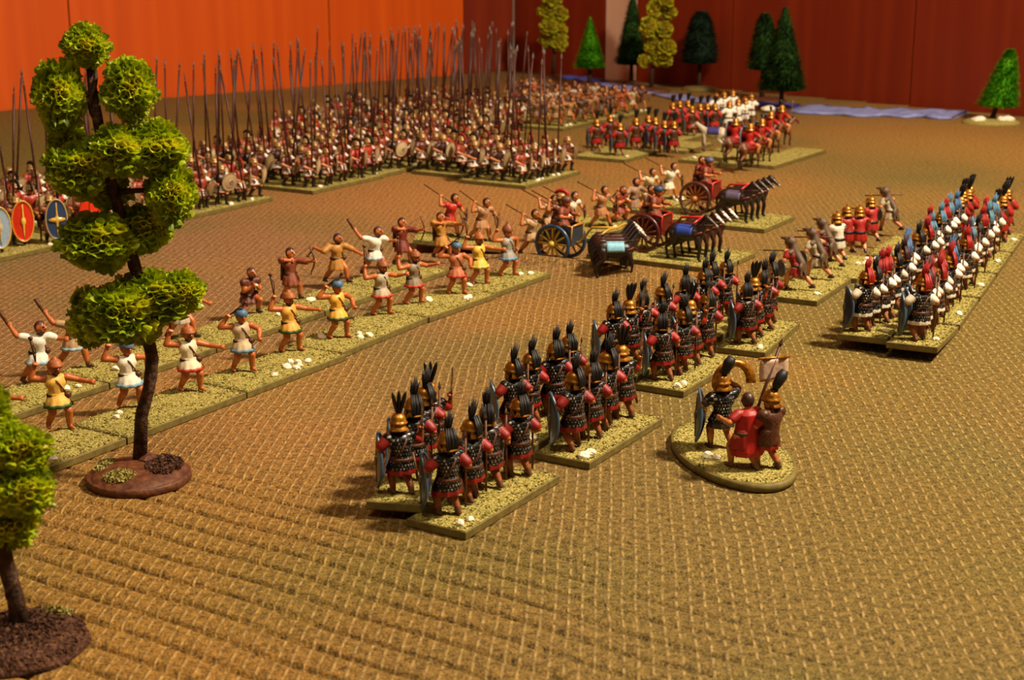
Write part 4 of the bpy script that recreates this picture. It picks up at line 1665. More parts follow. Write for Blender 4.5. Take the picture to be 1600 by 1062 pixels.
def base_meshes(w, d, near):
    key = (round(w, 2), round(d, 2), near)
    if key in BASE_CACHE:
        return BASE_CACHE[key]
    h = .2
    vs = []
    for z, k in ((0, .02), (.03, 0), (h - .02, 0), (h, .02)):
        for sx, sy in ((-1, -1), (1, -1), (1, 1), (-1, 1)):
            vs.append((sx * (w / 2 - k), sy * (d / 2 - k), z))
    fs = [(3, 2, 1, 0), (12, 13, 14, 15)]
    for i in range(3):
        for k in range(4):
            a, b = i * 4 + k, i * 4 + (k + 1) % 4
            fs.append((a, b, b + 4, a + 4))
    board = mesh('board', (vs, fs), False)
    nx, ny = max(4, int(w / .2)), max(4, int(d / .2))
    r = random.Random(int(w * 100 + d))
    gv, gf = [], []
    for i in range(nx + 1):
        for j in range(ny + 1):
            e = i in (0, nx) or j in (0, ny)
            gv.append((-w / 2 + .02 + (w - .04) * i / nx, -d / 2 + .02 + (d - .04) * j / ny, .198 if e else .205 + r.uniform(0, .035)))
    for i in range(nx):
        for j in range(ny):
            a = i * (ny + 1) + j
            gf.append((a, a + ny + 1, a + ny + 2, a + 1))
    fl = join((gv, gf), grain_mesh(w, d, 170 if near else 40, seed=int(w * 31 + d * 7)))
    flock = mesh('flock', fl, False)
    BASE_CACHE[key] = (board, flock)
    return BASE_CACHE[key]


def pebble_mesh(seed):
    r = random.Random(seed)
    v, f = ellipsoid((0, 0, 0), (.13 * r.uniform(.8, 1.3), .1 * r.uniform(.8, 1.3), .075), None, 8, 5)
    v = [Vector((p.x * (1 + r.uniform(-.2, .2)), p.y * (1 + r.uniform(-.2, .2)), p.z * (1 + r.uniform(-.2, .2)))) for p in v]
    for i in range(8):
        v[i] = v[0].copy()
        v[-1 - i] = v[-1].copy()
    return mesh('stone', (v, f), False)


PEB = [pebble_mesh(i) for i in range(5)]


def make_base(center, w, d, rz, label, group, stones=2, near=True, tilt=0.0, lift=0.0, stone_at=None, board='board', seed=0, name='figure_base', side=-1):
    """center: table point of the base centre; tilt raises the low-x end"""
    r = random.Random(hash(label) % 1000 + seed) if False else random.Random(seed * 7 + int(abs(center[0]) * 13 + abs(center[1]) * 17))
    R = thing(name, label, 'base', (center[0], center[1], lift + math.sin(tilt) * w / 2), 0, group)
    R.rotation_euler = (0, tilt, rz)
    bm, fm = base_meshes(w, d, near)
    obj('board', bm, board, R)
    f = obj('flock', fm, 'flock', R)
    f['kind'] = 'stuff'
    if stone_at is None:
        stone_at = []
        for _ in range(stones):
            stone_at.append((r.uniform(-w / 2 + .3, w / 2 - .3), side * (d / 2 - r.uniform(.15, .35))))
    for x, y in stone_at:
        o = obj('stone', r.choice(PEB), 'stone', R)
        o.location = (x, y, .255)
        k = r.uniform(.8, 1.25)
        o.scale = (k, k, k)
        o.rotation_euler = (r.uniform(-.3, .3), r.uniform(-.3, .3), r.uniform(0, 6.3))
    M = Matrix.Translation(R.location) @ Euler((0, tilt, rz)).to_matrix().to_4x4()
    return R, M


def put(key, M, lx, ly, heading, label, cat, group, colors=None, z=TOP, scale=1.0, drop=(), flip=False, pike_lean=None):
    """copy a prototype: local place on a base matrix; heading is the world angle it faces, degrees"""
    R = copy_tree(PROTO[key])
    e = M.to_euler()
    q = M @ Vector((lx, ly, z))
    R.location = q
    R.rotation_euler = (M.to_3x3() @ Matrix.Rotation(math.radians(heading) - PI / 2 - e.z, 3, 'Z')).to_euler()
    wide = scale * (1.08 if cat == 'miniature soldier' else 1.0)
    R.scale = (wide, wide, scale)
    tag(R, label, cat, group)
    for ch in list(R.children):
        s = stem(ch.name)
        if s in drop:
            kill_tree(ch)
            continue
        if colors and s in colors:
            ch.color = lin(colors[s])
        if pike_lean and s == 'pike':
            ch.rotation_euler = pike_lean
        if colors and s == 'shield':
            for g in ch.children:
                gs = 'shield_' + stem(g.name)
                if gs in colors:
                    g.color = lin(colors[gs])
    return R


def at_px(px, py, z=0.0):
    x, y = G(px, py, z)
    return Matrix.Translation((x, y, 0))


def base_st(s0, t0, w, d, **kw):
    x, y = ST(s0 + w / 2, t0 + d / 2)
    return make_base((x, y), w, d, RZ_U + kw.pop('turn', 0.0), **kw)


# ---------------------------------------------------------------- the black-plumed legion, four pairs of bases
R2 = random.Random(3)
LEG = ['leg_a', 'leg_b', 'leg_d', 'leg_a', 'leg_b', 'leg_c']
PAIR = ['frontmost', 'second', 'third', 'farthest']
legion = []
for i, (px, py, turn) in enumerate(((728, 845, 0), (921, 735, 0), (1068, 622, 0), (1184, 560, .1))):
    s, t = GST(px, py)
    legion.append((i, 'near', s, t, turn, 0.0))
    fs, ft = s + (.1, .25, .3, -.1)[i], t + 1.75
    legion.append((i, 'far', fs, ft, (.34, 0, 0, 0)[i], (.05, 0, 0, 0)[i]))
kit = {(0, 'near'): ['leg_a', 'leg_b', 'leg_d', 'leg_a'], (0, 'far'): ['leg_c', 'leg_a', 'leg_b', 'leg_c']}
for i, row, s, t, turn, tilt in legion:
    side = 'right' if row == 'near' else 'left'
    R, M = base_st(s, t, 4.0, 1.5, turn=turn, label=f'grass-flocked base of the {PAIR[i]} black-plumed legion pair, {side}-hand row', group='bases under the black-plumed legion',
                   stones=2, tilt=tilt, seed=i, stone_at=[(-1.75, -.45), (-1.45, -.5)] if i < 3 else [(-1.7, -.5)])
    for k in range(4):
        key = kit[(i, row)][k] if (i, row) in kit else R2.choice(LEG)
        what = {'leg_a': 'spear', 'leg_b': 'spear', 'leg_d': 'spear', 'leg_c': 'raised sword'}[key]
        put(key, M, -1.42 + .93 * k + R2.uniform(-.06, .06), R2.uniform(-.08, .14), 128 + R2.uniform(-14, 14),
            f'black-plumed legionary with {what}, {ORD[k]} from the front end, {PAIR[i]} legion pair, {side}-hand row', 'miniature soldier', 'black-plumed legionaries',
            {'tunic': R2.choice(['90140c', '8a120c', '7e140e'])}, scale=R2.uniform(.97, 1.04))

# ---------------------------------------------------------------- command group on its oval base
c0, c1 = Vector(G(1084, 668)), Vector(G(1198, 772))
cc = Vector(G(1143, 716))
mj = (c1 - c0)
ang = math.atan2(mj.y, mj.x)
a_, b_ = mj.length / 2, 1.32
OV = thing('oval_base', 'oval grass-flocked base carrying the horn player and the standard', 'base', (cc.x, cc.y, 0), ang)
prof = [(.97, 0), (1, .04), (1, .19), (.97, .21)]
obj('board', mesh('board', lathe([(a_ * r, z) for r, z in prof], 40, 1, b_ / a_), True), 'board', OV)
fm = join(lathe([(.01, .245), (a_ * .3, .24), (a_ * .6, .235), (a_ * .85, .225), (a_ * .965, .205)], 36, 1, b_ / a_, lambda i, an: 1 + .01 * math.sin(an * 13 + i), False),
          grain_mesh(2 * a_, 2 * b_, 170, lambda x, y: (x / a_) ** 2 + (y / b_) ** 2 < .9, 5))
fo = obj('flock', mesh('flock', fm, False), 'flock', OV)
fo['kind'] = 'stuff'
for (px, py), k in (((1106, 712), 1.15), ((1121, 715), .8), ((1146, 708), .6)):
    q = OV.matrix_basis.inverted() @ Vector((*G(px, py, .25), .25))
    o = obj('stone', PEB[int(px) % 5], 'stone', OV)
    o.location = (q.x, q.y, .27)
    o.scale = (k, k, k)
put('horn', at_px(1127, 700, TOP), 0, 0, 112, 'horn player with curved bronze horn and dark oval shield on the oval base', 'miniature soldier', 'command figures')
put('officer', at_px(1160, 731, TOP), 0, 0, 118, 'bareheaded man in a long red cloak seen from behind', 'miniature soldier', 'command figures')
put('standard', at_px(1199, 731, TOP), 0, 0, 128, 'standard bearer with black plume holding a pale square flag', 'miniature soldier', 'command figures')

# ---------------------------------------------------------------- the white and red legion at the right edge, two columns
s0, t0 = GST(1463, 566)
angC = math.radians(31 - 25)
uC = np.array([math.sin(TH - angC), math.cos(TH - angC)])
vC = np.array([-uC[1], uC[0]])
oC = np.array(G(1463, 568))
plc = ['8c100c', '8c100c', '4c768e', '15100e', '3c5f86', '98140c', '3a1c20', '15100e', '15100e']
R3 = random.Random(8)
for col, cname in ((0, 'right'), (1, 'left')):
    for i in range(5):
        ctr = oC + uC * (i * 4.25 + 2.0) + vC * (col * 1.55 + .75) + uC * (.35 if col else 0)
        R, M = make_base((ctr[0], ctr[1]), 4.0, 1.5, PI / 2 - (TH - angC), f'{ORD[i]} flocked base from the front in the {cname} column of the white-sleeved legion', 'bases under the white-sleeved legion',
                         1, True, tilt=.075 if i == 0 else 0, seed=20 + i + col * 7, stone_at=[(-1.0 + .3 * i, -.52)])
        for k in range(4):
            red = i == 4
            key = 'leg_red' if red else R3.choice(['leg_a', 'leg_b', 'leg_d', 'leg_b'])
            pc = '15100e' if red else R3.choice(plc)
            pn = {'8c100c': 'red', '98140c': 'red', '4c768e': 'blue', '3c5f86': 'blue', '15100e': 'black', '3a1c20': 'dark'}[pc]
            cols = {'plume': pc, 'tunic': '92160e' if red else R3.choice(['ddd2bf', 'd8ccb8', 'e4dac8', 'c8bca8']), 'shield': R3.choice(['1e2c42', '22344c', '1a2638'])}
            tn = 'red-clad' if red else 'white-sleeved'
            put(key, M, -1.42 + .93 * k + R3.uniform(-.06, .06), R3.uniform(-.1, .12), 122 + R3.uniform(-16, 16),
                f'{tn} {pn}-plumed legionary, {ORD[k]} from front on {ORD[i]} base of {cname} column', 'miniature soldier', 'legionaries at the right edge', cols, scale=R3.uniform(.97, 1.04))

# ---------------------------------------------------------------- wolf-skin skirmishers between the two legions
sD, tD = GST(1272, 479)
dirs = [('frontmost', 0.0), ('middle', 4.05), ('rear', 8.6)]
for i, (nm, off) in enumerate(dirs):
    base_st(sD + off, tD - (0, 0, .9)[i], 4.0 if i < 2 else 4.2, 2.0, turn=(0.04, .06, .05)[i], label=f'{nm} flocked base of the wolf-skin skirmishers', group='bases under the skirmishers', stones=0, seed=40 + i,
            stone_at=[[(-1.2, -.75)], [(.6, -.6), (.95, -.75), (1.3, -.5), (1.5, -.8), (.3, -.4)], [(-1.3, -.6), (-.9, -.75), (-.2, -.5), (.3, -.55)]][i])
for px, py, key, hd, lab, cols in (
        (1243, 452, 'veles_a', 140, 'skirmisher in wolf skin and red tunic, closest to the legion', {}),
        (1276, 436, 'veles_b', 140, 'skirmisher in wolf skin with grey tunic, second in line', {}),
        (1291, 418, 'veles_a', 136, 'skirmisher in wolf skin and maroon tunic, third in line', {'tunic': '6c2018'}),
        (1308, 408, 'veles_c', 120, 'skirmisher with black and white shield and pale kilt', {'tunic': 'c8bca8', 'helmet': '2a1c14', 'shield': '14181c'}),
        (1323, 396, 'veles_c', 112, 'red-clad skirmisher with golden helmet left of his twin', {'tunic': '8e1a12'}),
        (1341, 396, 'veles_c', 95, 'red-clad skirmisher with golden helmet, legs apart, nearest the white stones', {'tunic': '9a1c12'}),
        (1361, 379, 'veles_c', 125, 'red-shouldered skirmisher half hidden behind the last wolf skin', {'tunic': '9a2420'}),
        (1389, 361, 'veles_b', 145, 'last skirmisher in wolf skin striding at the far end', {})):
    put(key, at_px(px, py, TOP), 0, 0, hd, lab, 'miniature soldier', 'wolf-skin skirmishers', cols)

# ---------------------------------------------------------------- slingers, nearer line
edges = [21.2, 25.4, 29.9, 34.4, 39.4, 43.4, 47.3]
enames = ['leftmost', 'second', 'third', 'fourth', 'fifth', 'rightmost']
est = [[(0, -.7)], [(-1.3, .3), (-1.0, .5)], [(.1, -.5), (.4, -.7), (.65, -.45), (.2, -.75), (-.7, -.7), (.6, -.2), (.9, -.6)],
       [(-.6, -.35), (-.9, -.6), (-.55, -.7), (-1.3, .6), (-1.5, .4)], [(1.0, -.55), (.7, -.65), (-.2, .3)], [(-1.6, .3), (-1.3, .45), (.9, -.3), (1.3, -.5)]]
for i in range(6):
    tt = 26.4 if i < 3 else 26.75
    base_st(edges[i] + .03, tt, edges[i + 1] - edges[i] - .06, 2.0, label=f'{enames[i]} grass-flocked base of the nearer slinger line', group='bases of the nearer slinger line', stones=0, seed=50 + i, stone_at=est[i], turn=(0, 0, 0, .05, -.03, -.02)[i])
SLN = [(-22, 700, 'sling_b', -40, 'slinger at the left edge of the picture, only an outstretched hand showing', {}),
       (93, 668, 'sling_b', -52, 'slinger in yellow tunic with green hem, nearest the left edge', {}),
       (203, 634, 'sling_a', -48, 'slinger in white tunic with pointed blue cap beside the tall tree trunk', {}),
       (298, 609, 'sling_b', -50, 'slinger in off-white tunic with red hem and brown cap, right of the trunk', {'tunic': 'd8c8a8', 'hem': 'a83420'}),
       (380, 578, 'sling_c', -55, 'slinger in tan tunic with blue hem and blue cap, sling over his head', {'tunic': 'b8a07c', 'hem': '5a7a92'}),
       (453, 547, 'sling_b', -38, 'slinger in yellow tunic pointing right beside the heap of white stones', {'tunic': 'd0963a'}),
       (528, 526, 'sling_c', -45, 'slinger in yellow and black tunic with blue headcloth, sling raised', {'tunic': 'dca43a'}),
       (595, 490, 'sling_d', -35, 'slinger in brown tunic with white kilt and red hem, arm outstretched', {'tunic': 'a8977c', 'cap': '8a4a22'}),
       (645, 473, 'sling_d', -30, 'slinger in grey tunic with red hem leaning right', {'tunic': '7c6a52', 'hem': 'b83420'}),
       (713, 457, 'sling_c', -60, 'slinger with blue cap and bare brown chest, red kilt', {'tunic': 'a86038', 'hem': 'b03420', 'cap': '4a6a82'}),
       (748, 442, 'sling_b', -45, 'slinger in bright yellow tunic, next to last on the right', {'tunic': 'd8ac3c', 'hem': 'b8b458'}),
       (792, 429, 'sling_a', -35, 'last slinger on the right in grey and blue tunic', {'tunic': '8a8478', 'hem': '5a80a8', 'cap': '7a4420'})]
for px, py, key, hd, lab, cols in SLN:
    put(key, at_px(px, py, TOP), 0, 0, hd, lab, 'miniature soldier', 'slingers of the nearer line', cols)

# ---------------------------------------------------------------- archers and throwers, farther line
fedge = [20.4, 24.6, 28.6, 33.0, 38.3, 42.0, 45.8]
fst = [[], [(.9, -.5), (1.2, -.7)], [(-1.2, -.3), (1.6, -.1)], [(.3, .5), (1.3, -.2)], [(-1.0, .2), (.8, .5)], [(.2, -.2)]]
for i in range(6):
    base_st(fedge[i] + .03, 30.25, fedge[i + 1] - fedge[i] - .06, 2.1, label=f'{enames[i]} grass-flocked base of the farther archer line', group='bases of the farther archer line', stones=0, seed=60 + i, stone_at=fst[i])
ARC = [(62, 596, 'thrower_a', -35, 'stone thrower in white tunic with both arms spread, behind the nearest slinger', {'tunic': 'ddd6c8'}),
       (116, 573, 'thrower_a', -30, 'thrower hidden by foliage with raised arm holding a club', {'tunic': 'a08058'}),
       (285, 526, 'thrower_b', -30, 'stone thrower half hidden behind the lowest foliage clump', {'tunic': 'b0a08c'}),
       (388, 488, 'croucher', -40, 'crouching grey-haired slinger with hands at his chest', {}),
       (455, 466, 'archer_a', -42, 'archer in maroon tunic drawing a bow, left of the thrower', {}),
       (527, 440, 'thrower_b', -42, 'dark-haired thrower in ochre tunic stretching out his left arm', {}),
       (585, 427, 'thrower_a', -35, 'stone thrower in white tunic swinging a club behind a brown slinger', {}),
       (628, 412, 'archer_a', -40, 'archer in dark red tunic with raised bow, right of the club thrower', {'tunic': '6c2618'}),
       (690, 402, 'archer_b', -48, 'archer in ochre tunic at the right end of the archers', {})]
for px, py, key, hd, lab, cols in ARC:
    put(key, at_px(px, py, TOP), 0, 0, hd, lab, 'miniature soldier', 'archers and throwers of the farther line', cols)
# the base end that rides up beside the archers
sx, tx = GST(748, 392)
R, M = base_st(sx - 2.0, tx - .3, 4.0, 2.0, turn=-1.05, label='tilted flocked base of the red javelin thrower', group='bases of the farther archer line', stones=0, seed=70, tilt=.1, stone_at=[])
put('jav_a', M, -.7, .1, -28, 'javelin thrower in bright red tunic on the tilted base', 'miniature soldier', 'javelin throwers')
put('jav_b', M, .6, -.1, -35, 'bare-shouldered javelin thrower beside the one in bright red', 'miniature soldier', 'javelin throwers', {'tunic': 'a87850'})

# ---------------------------------------------------------------- chariots
HV = -31.0
uu = Vector((U[0], U[1], 0))


def chariot_group(key, wheel_px, lab, blab, blanket_key_cols, crew, base_on=True, horses=True, lift=TOP, st=None):
    w = Vector((*(ST(*st) if st else G(*wheel_px, lift)), 0))
    root = w + uu * .66
    Mz = Matrix.Translation((root.x, root.y, 0)) @ Matrix.Rotation(math.radians(HV) - PI / 2, 4, 'Z')
    put(key, Mz, 0, .1, HV, lab, 'chariot', 'four-horse chariots', z=lift)
    for k, (dkey, lx, ly, dl, cols) in enumerate(crew):
        put(dkey, Mz, lx, ly, HV, dl, 'miniature soldier', 'chariot crews', cols, z=lift + .765)
    if base_on:
        c = Mz @ Vector((0, .95, 0))
        make_base((c.x, c.y), 3.6, 5.6, RZ_U, blab, 'bases under the chariots', 0, True, seed=80)
    return Mz


Mz = chariot_group('chariot_blue', None, 'chariot with blue wheel rims and yellow spokes nearest the slingers', None, None,
                   [('jav_d', -.2, -.3, 'javelin man with red crest riding in the blue-wheeled chariot', {'tunic': '6c3a24'}), ('driver_cap', .2, .15, 'driver of the blue-wheeled chariot', {'cap': '5a3a28'})], base_on=False, lift=.02, st=(49.45, 27.9))
c = Mz @ Vector((0, .4, 0))
h1 = Vector((*G(964, 391, 1.0), 0))
tn = Vector((-.02, .6, 0))
for k in range(4):
    p = h1 + tn * k
    put('horse_dark' if k == 0 else 'horse_blaze', Matrix.Translation(p), 0, 0, 6, ['dark horse with pale blue blanket', 'brown white-faced horse beside the blanketed one', 'brown white-faced horse, third of the team', 'farthest brown white-faced horse'][k] + ' drawing the blue-wheeled chariot', 'horse', 'chariot horses', z=.02, scale=.84)
h0 = None
# pale blue blanket on the first horse
for o in list(COL.objects):
    if o.get('label', '').startswith('dark horse with pale blue'):
        h0 = o
bl_me = mesh('blanket', blanket_shape())
obj('blanket', bl_me, 'cloth', h0, '7cb4cc')

for key, px, cname, bcol, bname, crew, hk in (
        ('chariot_red', (1003, 394), 'red chariot half hidden by white-faced horses', '2c44a0', 'bright blue', [('driver_cap', .1, .2, 'driver with dark blue cap in the middle red chariot', {}), ('driver_red', -.2, -.25, 'maroon-clad rider behind the driver of the middle chariot', {'tunic': '8a5a40'})], 'horse_blaze'),
        ('chariot_brown', (1085, 337), 'farthest chariot with red rails and brown wheel', '5c5068', 'grey violet', [('driver_red', -.22, -.3, 'maroon-clad archer standing in the farthest chariot', {}), ('driver_cap', .2, .25, 'driver with violet cap in the farthest chariot', {'cap': '4a4866'})], 'horse_dark')):
    Mz = chariot_group(key, px, cname, 'flocked base under the ' + ('middle red chariot' if key == 'chariot_red' else 'farthest chariot'), None, crew)
    which = 'middle red chariot' if key == 'chariot_red' else 'farthest chariot'
    for k in range(4):
        q = put('horse_dark' if k == 0 else hk, Mz, .99 - .66 * k, 2.1, HV, (f'dark horse with {bname} blanket, nearest of the {which} team' if k == 0 else f'{"white-faced brown" if hk == "horse_blaze" else "dark"} horse, {ORD[k]} from the near side of the {which} team'), 'horse', 'chariot horses', scale=.86)
        if k == 0:
            obj('blanket', bl_me, 'cloth', q, bcol)

# javelin men among the chariots
for (px, py), lab in (((918, 362), 'flocked base behind the blue-wheeled chariot'), ((1015, 322), 'stony flocked base left of the farthest chariot')):
    s_, t_ = GST(px, py)
    base_st(s_ - 2.2, t_ - 1.4, 4.4, 3.2, label=lab, group='bases among the chariots', stones=0, seed=int(px), stone_at=[(.8, -1.2), (1.2, -1.3), (1.7, -1.0), (1.5, -.7), (1.9, -1.3)] if px > 1000 else [(.4, -1.3)])
for px, py, key, hd, lab, cols in (
        (830, 396, 'jav_b', -35, 'bare-armed javelin thrower left of the blue wheel', {'tunic': 'b08a60'}),
        (856, 370, 'jav_c', -30, 'javelin thrower just behind the top of the blue wheel', {'tunic': 'b89068'}),
        (888, 364, 'jav_c', -30, 'pale-tunicked javelin thrower behind the blue chariot', {}),
        (938, 354, 'jav_b', -30, 'javelin thrower behind the blue chariot crew, weapon pointing up left', {'tunic': 'a06a40'}),
        (965, 345, 'croucher', -35, 'maroon-clad crouching man between blue and middle chariots', {'tunic': '7a2a1a'}),
        (990, 340, 'thrower_b', -30, 'grey-shielded man walking beside the crouching one', {'tunic': '8a6a50'}),
        (1010, 322, 'jav_c', -30, 'white-clad javelin thrower left of the farthest chariot, nearer one', {'tunic': 'c8b48c'}),
        (1043, 312, 'jav_c', -32, 'white-clad javelin thrower left of the farthest chariot, farther one', {'tunic': 'd0c4ac'})):
    put(key, at_px(px, py, TOP), 0, 0, hd, lab, 'miniature soldier', 'javelin men among the chariots', cols)

# ---------------------------------------------------------------- the phalanx
R4 = random.Random(21)
n_pike = 0
PK = ['pike_a', 'pike_b', 'pike_c', 'pike_a', 'pike_d']
RANK = ['front', 'middle', 'rear']


def pike_base(s0, t0, bname, files=5, ranks=3, w=6.0, d=4.0, turn=0.0, stones=2, share=.55):
    global n_pike
    R, M = base_st(s0 + .04, t0, w - .08, d - .06, turn=turn, label=f'flocked base of the {bname}', group='bases under the phalanx', stones=stones, near=False, seed=int(s0 * 3 + t0))
    for j in range(ranks):
        for k in range(files):
            lx = -w / 2 + (k + .5) * w / files + R4.uniform(-.05, .05)
            ly = -d / 2 + .62 + j * (d - 1.0) / max(1, ranks - 1) + R4.uniform(-.13, .13)
            cols = {'shield': R4.choice(['b49c74', 'a08660', '8a7250', 'c8b48c', '6e5638', 'a85c34'] if j else ['b49c74', '9a8260', 'a89270', '7c6444'])}
            rank = RANK[j] if ranks == 3 else RANK[j * 2]
            lean = (R4.gauss(0, .05), R4.gauss(0, .05), 0)
            put(R4.choice(PK), M, lx, ly, -38 + R4.uniform(-16, 16), f'phalanx soldier, {ORD[k]} from left, {rank} rank, {bname}', 'miniature soldier', 'phalanx pikemen', cols, scale=R4.uniform(.97, 1.05), pike_lean=lean, drop=() if R4.random() < share else ('pike',))
            n_pike += 1


pike_base(43.0, 46.3, 'pike block behind the tall tree', share=.34)
pike_base(49.0, 46.3, 'pike block right of the tall tree', share=.34)
pike_base(43.0, 50.4, 'rear pike block behind the tall tree')
pike_base(49.0, 50.4, 'rear pike block right of the tall tree')
pike_base(57.3, 45.8, 'pike block above the archers')
pike_base(63.3, 46.0, 'pike block left of the indented gap')
pike_base(57.3, 49.9, 'second pike block above the archers')
pike_base(63.3, 50.1, 'second pike block left of the indented gap')
pike_base(65.2, 42.0, 'central pike block behind the foremost one', d=3.4, turn=-.03)
pike_base(64.0, 37.7, 'foremost pike block near the chariots', w=5.8, stones=5)
for i, s_ in enumerate((70.5, 76.7, 82.9)):
    pike_base(s_, (46.0, 48.5, 51.6)[i], f'deep phalanx {["left", "middle", "right"][i]} block, nearer row')
    pike_base(s_, (50.3, 52.8, 55.8)[i], f'deep phalanx {["left", "middle", "right"][i]} block, middle row')
for i, s_ in enumerate((69.5, 76.0)):
    pike_base(s_, 57.2 if i else 55.0, f'deep phalanx {["left", "right"][i]} block, last row', ranks=2)

# big oval shields at the left edge of the picture
R, M = base_st(36.9, 46.3, 6.0, 3.6, label='flocked base of the painted-shield bearers at the left edge', group='bases under the phalanx', stones=1, near=False, seed=5)
TH_ = [(-6, 392, 'thu_b', 'steel-grey', {'shield': '8aa0b4', 'shield_spine': 'b8a070'}), (30, 381, 'thu_a', 'red with yellow spine', {'shield': 'c22a10', 'shield_spine': 'd8b04a', 'shield_rim': 'c89030'}),
       (82, 378, 'thu_a', 'dark blue with yellow cross', {'shield': '24385a', 'shield_spine': 'c8a040', 'shield_rim': 'a89060'}), (134, 370, 'thu_a', 'bright red', {'shield': 'd03010', 'shield_spine': 'c83018', 'shield_rim': 'a82010'})]
for px, py, key, nm, cols in TH_:
    q = put(key, at_px(px, py, TOP), 0, 0, -62, f'soldier at the left edge behind a tall oval {nm} shield', 'miniature soldier', 'painted-shield bearers', cols, scale=1.05)
    if 'cross' in nm:
        for ch in q.children:
            if stem(ch.name) == 'shield':
                obj('cross_bar', SH['cross_bar'], 'gloss', ch, 'c8a040').scale = (1.2, 1, 1.6)
for k, (lx, ly) in enumerate(((-2.2, .75), (-.3, .7), (1.7, .7), (-1.6, 1.55), (.4, 1.55), (2.3, 1.5))):
    put(['pike_b', 'pike_c', 'pike_a', 'pike_d', 'pike_a', 'pike_b'][k], M, lx, ly, -45, f'phalanx soldier behind the painted shields, {ORD[k]} of six', 'miniature soldier', 'phalanx pikemen', {'shield': 'b89c70'}, pike_lean=(R4.gauss(0, .04), R4.gauss(0, .04), 0))

# ---------------------------------------------------------------- tan light troops at the far end of the phalanx
R5 = random.Random(31)
tan = ['8a6238', '6a4426', 'a87c4c', '4e3020', '94421f', 'b8a078', '5a4030', 'c8bca4']
for i, (s_, t_, nm) in enumerate(((85.2, 47.4, 'nearest'), (89.4, 47.2, 'second'), (93.6, 47.0, 'rightmost'), (90.0, 51.2, 'fourth'), (94.2, 51.0, 'fifth'), (94.8, 55.0, 'hindmost'))):
    R, M = base_st(s_, t_, 4.0, 3.2, label=f'{nm} flocked base of the tan light troops', group='bases under the tan light troops', stones=2, near=False, seed=90 + i)
    for k in range(6):
        put(R5.choice(['jav_b', 'jav_c', 'thrower_b', 'archer_b', 'jav_a']), M, -1.4 + 1.4 * (k % 3) + R5.uniform(-.15, .15), -.85 + 1.6 * (k // 3) + R5.uniform(-.15, .15), -40 + R5.uniform(-25, 25),
            f'tan light soldier, {ORD[k % 3]} from left, {["front", "back"][k // 3]} rank, {nm} base of the tan troops', 'miniature soldier', 'tan light troops', {'tunic': R5.choice(tan)})

# ---------------------------------------------------------------- far legion with blue shields, red plumed men, white-clad men
BR = [(932, 236), (953, 228), (968, 243), (993, 234), (1012, 229), (1023, 233), (1037, 239), (1052, 240)]
s_, t_ = GST(976, 255)
base_st(s_, t_, 4.9, 3.4, label='flocked base of the far blue-shield legionaries, left one', group='bases of the far legion', stones=0, near=False, seed=1, stone_at=[(-1.6, -1.4)])
s_, t_ = GST(976, 255)
base_st(s_ + 5.0, t_ - 1.4, 4.0, 3.0, label='flocked base of the far blue-shield legionaries, right one', group='bases of the far legion', stones=1, near=False, seed=2)
for k, (px, py) in enumerate(BR):
    put('leg_red', at_px(px, py, TOP), 0, 0, 118 + R5.uniform(-8, 8), f'far red-clad legionary with tall blue shield, {ORD[k]} of eight from left', 'miniature soldier', 'far blue-shield legionaries', {'shield': R5.choice(['20305a', '2a3a78', '1c2c40']), 'cuirass': '8a2018'})
RD = [(1050, 206), (1061, 203), (1074, 202), (1080, 212), (1093, 208), (1104, 207), (1116, 208)]
s_, t_ = GST(1085, 222)
base_st(s_ - 1.5, t_ + .3, 5.6, 2.7, label='flocked base of the far red-plumed soldiers', group='bases of the far legion', stones=1, near=False, seed=3)
for k, (px, py) in enumerate(RD):
    put('leg_red', at_px(px, py, TOP), 0, 0, 120 + R5.uniform(-10, 10), f'far red soldier with black plume, {ORD[k]} of seven from left', 'miniature soldier', 'far red soldiers', {'shield': '22324c', 'tunic': 'a82418'})
WH = [(1118, 190), (1130, 187), (1144, 184), (1138, 204), (1152, 200), (1163, 197), (1173, 191)]
s_, t_ = GST(1150, 212)
base_st(s_ - 1.0, t_ - .3, 5.6, 2.5, label='flocked base of the far white-clad soldiers', group='bases of the far legion', stones=0, near=False, seed=4)
for k, (px, py) in enumerate(WH):
    put('leg_b', at_px(px, py, TOP), 0, 0, 115 + R5.uniform(-10, 10), f'far white-clad soldier with bronze helmet, {ORD[k]} of seven from left', 'miniature soldier', 'far white-clad soldiers', {'tunic': 'e4dccc', 'shield': '26384a'}, drop=('mail_shirt', 'plume', 'baldric'))

# cavalry
s_, t_ = GST(1213, 265)
base_st(s_, t_, 7.6, 2.0, turn=-.03, label='flocked base under the right half of the red cavalry', group='bases under the cavalry', stones=0, near=False, seed=6)
s_, t_ = GST(1213, 265)
base_st(s_ - .4, t_ + 2.25, 5.6, 3.4, label='flocked base under the left half of the red cavalry', group='bases under the cavalry', stones=0, near=False, seed=7, stone_at=[(-2.2, 1.0)])
CV = [(1112, 236, 'horse_grey', 160, False), (1147, 252, 'horse_brown', 40, True), (1170, 262, 'horse_brown', 40, True), (1188, 253, 'horse_brown', 38, True), (1202, 239, 'horse_brown', 35, True), (1219, 227, 'horse_brown', 25, True)]
for k, (px, py, key, hd, rider) in enumerate(CV):
    Mh = at_px(px, py, TOP)
    put(key, Mh, 0, 0, hd, ('pale grey horse with violet blanket at the left of the cavalry' if not rider else f'brown cavalry horse, {ORD[k - 1]} of five from left'), 'horse', 'cavalry horses', scale=.88)
    if rider:
        put('rider', Mh, 0, 0, hd + 18, f'red cavalryman with gold helmet and blue shield, {ORD[k - 1]} of five from left', 'miniature soldier', 'cavalrymen', z=TOP + .62)
# ---------------------------------------------------------------- trees
import bmesh


